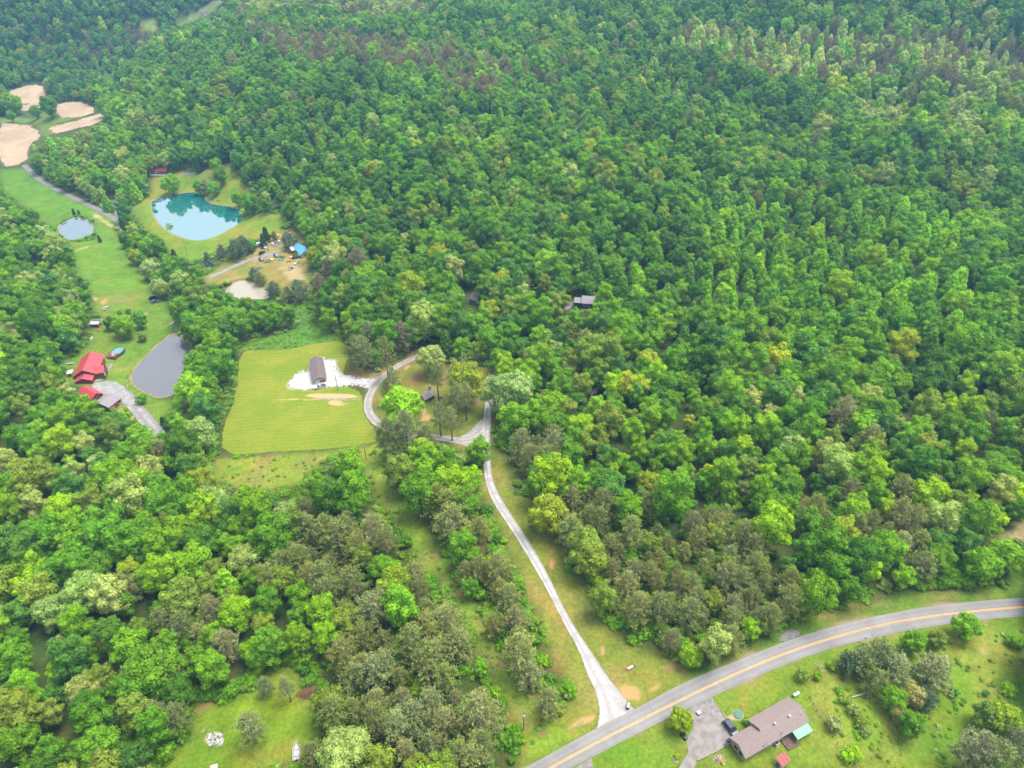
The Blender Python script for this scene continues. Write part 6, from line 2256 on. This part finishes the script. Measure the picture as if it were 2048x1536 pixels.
boat("dinghy", "white and red dinghy on the turquoise pond's peninsula", p, 2.0, 3.6, 1.7, M['white'], M['redwall'], False)
p = at(308, 404)
t = thing("jetty", "small brown jetty at the left tip of the turquoise pond", "jetty", (p[0], p[1], PONDS['turquoise'][0]), .2)
for k in range(6): MB().box(-1.0 + k * .7, -.35 + k * .7, -1.3, 1.3, .35, .45).build("plank", M['deck'], t)
for x in (-.8, 3.0):
    for y in (-1.1, 1.1): MB().box(x - .1, x + .1, y - .1, y + .1, -1, .348).build("post", M['deck'], t)

# tarped house and junk yard -------------------------------------------------
f = Frame((588, 494), (601, 508), (611, 492), 3.0)
th = thing("tarped_house", "house with a sagging bright blue tarp over its roof", "house", f.loc(), f.rz)
gable(th, .4, f.L - .4, .4, f.W - .4, 2.6, 4.3, M['offwhite'], M['tarp'], 'y' if f.W > f.L else 'x', .7, -1.5, None)
mb = MB()
for k in range(5):
    xx = f.L * (k + .5) / 5
    mb.tube((xx, -.4, 2.7), (xx, f.W * .48, 4.47), .06, None, 5)
mb.build("tarp_fold", M['tarp'], th)
door(th, f.L * .6, .4, 0, 1, 2, '-y', M['brownwall'])
window(th, f.L * .3, .4, .9, 1.2, 1.0, '-y')
window(th, f.L - .4, f.W * .5, .9, 1.2, 1.0, '+x')
f = Frame((578, 494.5), (583.5, 502), (591, 499), 2.6)
wa = thing("porch_shelter", "white sheet roof on posts against the tarped house", "shelter", f.loc(), f.rz)
MB().prism([(0, 2.5), (f.W, 2.7), (f.W, 2.78), (0, 2.58)], 0, f.L, 'x').build("roof", M['white'], wa)
for x in (.2, f.L - .2):
    for y in (.2, f.W - .2): MB().box(x - .07, x + .07, y - .07, y + .07, -1, 2.5).build("post", M['timber'], wa)
MB().box(.5, f.L - .5, .5, f.W - .5, -.8, .25).build("floor_deck", M['brick'], wa)


def camper(label, p0, p1, mat, L=6.0, W=2.3, Hh=2.4, nm="camper"):
    a, b = at(*p0), at(*p1)
    c = (a + b) / 2
    t = thing(nm, label, "trailer", (c[0], c[1], gz(c[0], c[1])), math.atan2(b[1] - a[1], b[0] - a[0]))
    h = L / 2
    MB().prism([(-h, .5), (h - .5, .5), (h, 1.2), (h - .3, Hh), (-h + .3, Hh + .05), (-h, Hh - .4)], -W / 2, W / 2, 'y').build("body", mat, t)
    for q in (-.6, .5):
        window(t, h * q, -W / 2, 1.3, .9, .6, '-y', M['slate'])
    door(t, 0, -W / 2, .55, .7, 1.7, '-y', M['offwhite'])
    for s in (-1, 1): MB().tube((-.2, s * (W / 2 - .25), .33), (-.2, s * (W / 2 - .03), .33), .33, None, 10).build("wheel", M['tyre'], t)
    MB().tube((h - .4, 0, .45), (h + .9, 0, .4), .05, None, 5).build("tow_bar", M['black'], t)
    return t


camper("white camper trailer backed against the bluish evergreens", (490, 506), (502, 499), M['carwhite'])
camper("long white trailer at the upper edge of the junk yard", (517, 492.5), (528, 487.5), M['carwhite'], 6.5, 2.0, 1.9, "box_trailer")
camper("small white trailer standing below the tarped house corner", (600, 516), (604, 509), M['offwhite'], 3.6, 1.9, 2.0, "box_trailer")
# flat trailer of scrap on the dry lawn
a, b = at(577, 541), at(589, 534)
c = (a + b) / 2
t = thing("scrap_trailer", "flat grey trailer loaded with scrap on the dry lawn", "trailer", c, math.atan2(b[1] - a[1], b[0] - a[0]))
MB().box(-2.4, 2.4, -1.0, 1.0, .5, .62).build("bed", M['galv'], t)
for s in (-1, 1):
    for x in (-.5, .4): MB().tube((x, s * .82, .33), (x, s * .99, .33), .33, None, 10).build("wheel", M['tyre'], t)
for k in range(7):
    x, y = R.uniform(-1.9, 1.9), R.uniform(-.7, .7)
    MB().box(x - R.uniform(.2, .5), x + R.uniform(.2, .5), y - .25, y + .25, .622 + .001 * k, R.uniform(.8, 1.3), R.uniform(0, 3)).build("scrap_piece", M[R.choice(['galv', 'rust', 'slate', 'timber'])], t)
p = at(520.5, 536.5)
t = thing("tarp_sheet", "flat grey blue tarp spread on the junk yard lawn", "tarp", p, .3)
MB().add([(-2.6, -1.2, .12), (0, -1.6, .2), (2.5, -.9, .1), (2.7, 1.1, .14), (.2, 1.5, .22), (-2.4, 1.2, .12), (0, 0, .3), (-2.6, -1.2, -.1), (0, -1.6, -.1), (2.5, -.9, -.1), (2.7, 1.1, -.1), (.2, 1.5, -.1), (-2.4, 1.2, -.1)],
         [(0, 1, 6), (1, 2, 6), (2, 3, 6), (3, 4, 6), (4, 5, 6), (5, 0, 6), (0, 7, 8, 1), (1, 8, 9, 2), (2, 9, 10, 3), (3, 10, 11, 4), (4, 11, 12, 5), (5, 12, 7, 0)]).build("sheet", M['slate'], t)

JW = {'white': 'white', 'galv': 'grey', 'rust': 'rusty', 'slate': 'dark grey', 'orange': 'orange', 'timber': 'brown', 'blue': 'blue', 'offwhite': 'cream', 'brick': 'reddish'}


def appliance(label, px, py, mt, w, h):
    p = at(px, py)
    t = thing("old_appliance", label, "appliance", p, R.uniform(0, 3.1))
    MB().box(-w / 2, w / 2, -w / 2.2, w / 2.2, 0, h).build("case", M[mt], t)
    MB().box(-w * .42, w * .42, -w / 2.2 - .05, -w / 2.2 - .002, h * .12, h * .9).build("door", M['offwhite'], t)
    MB().box(-w / 2 - .02, w / 2 + .02, -w / 2.1, w / 2.1, h + .002, h + .07).build("top", M[mt], t)


def drum(label, px, py, mt, r, h):
    p = at(px, py)
    t = thing("steel_drum", label, "drum", p)
    MB().lathe([(r, -.1), (r, h * .33), (r * 1.05, h * .35), (r, h * .37), (r, h * .66), (r * 1.05, h * .68), (r, h * .7), (r, h)], 12).build("shell", M[mt], t)
    MB().lathe([(r * .9, h + .002), (r * .85, h + .03)], 12).build("lid", M['slate'], t)


def crate(label, px, py, mt, w, h):
    p = at(px, py)
    t = thing("crate", label, "crate", p, R.uniform(0, 3))
    for s in (-1, 1):
        for k in range(2):
            MB().box(-w / 2, w / 2, s * w / 2 - .06, s * w / 2 + .06, .06 + h * .5 * k, h * .5 * k + h * .44).build("plank", M[mt], t)
            MB().box(s * w / 2 - .05, s * w / 2 + .05, -w / 2 + .07, w / 2 - .07, .06 + h * .5 * k, h * .5 * k + h * .44).build("plank", M[mt], t)
    MB().box(-w / 2 + .08, w / 2 - .08, -w / 2 + .08, w / 2 - .08, 0, h * .6).build("contents", M[R.choice(['slate', 'rust', 'galv'])], t)


JUNK = [(533, 485, 'white', 'a', "by the trailer's right end"), (540, 484, 'slate', 'd', "right of the long trailer"), (549, 476, 'rust', 'c', "at the top of the yard"), (547, 481, 'galv', 'a', "in the upper heap"), (546, 490, 'white', 'a', "in the white cluster, left"),
        (551, 492, 'white', 'c', "in the white cluster, middle"), (556, 488, 'blue', 'a', "in the white cluster, right"), (559, 486, 'white', 'a', "at the cluster's right end"), (554, 484, 'timber', 'c', "above the white cluster"), (526, 497, 'slate', 'c', "in the lower heap, left"),
        (532, 499, 'white', 'a', "in the lower heap, middle"), (536, 495, 'offwhite', 'c', "in the lower heap, top"), (537, 501, 'galv', 'd', "in the lower heap, right"), (529, 494, 'galv', 'a', "above the lower heap"), (505, 507, 'slate', 'd', "right of the grey car"),
        (560, 521, 'galv', 'a', "below the round bush"), (566, 519, 'offwhite', 'c', "right of the round bush"), (575, 525, 'galv', 'd', "left of the orange one"), (581, 523, 'orange', 'a', "on the lawn edge"), (582, 518, 'white', 'a', "above the orange one"),
        (586, 517, 'brick', 'c', "by the dark bush"), (591, 530, 'white', 'a', "in the row above the scrap trailer, left"), (595, 527, 'offwhite', 'c', "in the row above the scrap trailer, middle"), (598, 525, 'galv', 'd', "in the row above the scrap trailer, right"),
        (572, 502, 'rust', 'd', "left of the porch shelter"), (570, 504, 'timber', 'c', "at the drive's end"), (578, 506, 'brick', 'c', "under the porch shelter's edge"), (556, 473, 'yellow', 'a', "at the hedge's dark end"), (579, 470, 'white', 'a', "alone at the wood edge"), (631, 493, 'white', 'd', "alone in the wood clearing")]
for px, py, mt, kd, where in JUNK:
    cw_ = JW.get(mt, 'yellow')
    if kd == 'a': appliance(f"{cw_} boxy appliance {where}", px, py, mt, R.uniform(1.2, 2.0), R.uniform(.9, 1.5))
    elif kd == 'd': drum(f"{cw_} steel drum {where}", px, py, mt, R.uniform(.45, .7), 1.1)
    else: crate(f"{cw_} slatted crate {where}", px, py, mt, R.uniform(1.2, 2.0), R.uniform(.7, 1.1))

# houses in the woods --------------------------------------------------------
f = Frame((1163, 607.5), (1200, 608), (1198, 594), 3.2)
wh = thing("wood_house", "grey roofed house with white windows and a dark deck in the forest", "house", f.loc(), f.rz)
gable(wh, .3, f.L - .3, .3, max(f.W, 8) - .3, 3.2, 5.2, M['darkgreen'], M['greyroof'], 'x', .5, -3, None)
for q in (.08, .17, .26, .34, .62, .7): window(wh, f.L * q, .3, .8, .5, 1.7, '-y')
door(wh, f.L * .46, .3, .1, 1.0, 2.1, '-y', M['brownwall'])
dkk = MB().box(0, f.L, -2.8, .28, -.35, -.12).build("deck", M['deck'], wh)
for k in range(6): MB().box(0, f.L, -2.8 + k * .5, -2.34 + k * .5, -.118, -.06).build("plank", M['brownwall'], dkk)
for q in (.02, .26, .5, .74, .98): MB().box(f.L * q - .08, f.L * q + .08, -2.78, -2.62, -4, 1.0).build("deck_post", M['timber'], wh)
MB().box(0, f.L, -2.74, -2.66, .9, .998).build("deck_rail", M['timber'], wh)
MB().box(f.L * .5 - .5, f.L * .5 + .5, -.6, .29, -3, .2).build("chimney_base", M['concretewall'], wh)
gable(wh, -3.6, .28, 1.2, 6.5, 2.6, 3.9, M['darkgreen'], M['greyroof'], 'x', .35, -3, None, 'wing_roof', None, .13, 'wing_wall')
f = Frame((938, 598), (950, 601), (951, 589), 3.0)
dc = thing("dark_cabin", "dark grey roof of a cabin almost hidden among the trees", "cabin", f.loc(), f.rz)
gable(dc, .3, max(f.L, 5) - .3, .3, max(f.W, 6) - .3, 2.8, 4.4, M['brownwall'], M['darkroof'], 'x', .4, -2.5, None)
window(dc, max(f.L, 5) * .5, .3, .9, 1.1, 1.0, '-y')
f = Frame((1076, 792), (1096, 795), (1098, 782), 2.8)
rc = thing("red_cabin", "red roofed cabin glimpsed through the trees right of the driveway", "cabin", f.loc(), f.rz)
gable(rc, .3, f.L - .3, .3, max(f.W, 5) - .3, 2.6, 4.0, M['brownwall'], M['metalred'], 'x', .4, -2, None)
window(rc, f.L * .5, .3, .9, 1.1, 1.0, '-y')
f = Frame((472, 284), (484, 283), (484, 278), 3.0)
fr = thing("far_cabin", "small red roof among the trees behind the turquoise pond", "cabin", f.loc(), f.rz)
gable(fr, .3, f.L - .3, .3, max(f.W, 5) - .3, 2.8, 4.6, M['brick'], M['metalred'], 'x', .4, -2, None)
window(fr, f.L * .5, .3, .9, 1.1, 1.0, '-y')
f = Frame((399, 29), (409, 28), (409, 24), 3.0)
fh = thing("far_house", "tiny pale house in the far clearing at the top left", "house", f.loc(), f.rz)
gable(fh, .3, f.L - .3, .3, max(f.W, 6) - .3, 2.8, 4.6, M['white'], M['brick'], 'x', .4, -2, None)
window(fh, f.L * .5, .3, .9, 1.1, 1.0, '-y')

# bare trees -------------------------------------------------------------------
for i, (px, py, h, lab) in enumerate(((1100, 566, 14, "bare grey tree left of the house in the woods"), (1929, 466, 15, "white dead snag standing out of the far right forest"), (1951, 792, 15, "bare grey tree in the right hand forest"), (195, 1442, 15, "silver dead tree in the lower left forest"),
                                   (172, 543, 9, "bare grey tree at the edge of the left meadow"), (425, 682, 11, "dead white tree between the grey pond and the field"), (1643, 1322, 5, "leafless pale bush beside the road east of the ranch house"), (1185, 770, 12, "bare grey tree in the forest above the right pine stand"),
                                   (1872, 690, 11, "grey leafless tree on the right slope"), (1165, 285, 13, "small white snag on the distant slope"), (640, 215, 12, "pale bare tree on the far central ridge"), (655, 935, 7, "grey bare bush by the tree at the head of the cut"), (100, 1360, 10, "brown leafless tree left of the lower forest gap"),
                                   (905, 730, 9, "bare pale limbs beside the sparse tree at the track's end"))):
    p = P(px, py, h * .75)
    t = thing("bare_tree", lab, "dead tree", (p[0], p[1], gz(p[0], p[1])), R.uniform(0, 6))
    me = make_bare(200 + i, h)
    link("branches", me, t)
#OBJECTS-END

# ------------------------------------------------------------------ haze
hz = MB().box(-2650, 2650, -1550, 2850, -40, 185)
n = NT("haze")
n.t.links.new(n.n("ShaderNodeVolumePrincipled", {'Color': (.28, .62, 1.0), 'Density': HAZE_DENSITY, 'Anisotropy': .2}).outputs[0], n.out.inputs['Volume'])
ho = hz.build("haze", n.m)
tag(ho, "thin blue haze lying over the far hills", None, None, 'stuff')
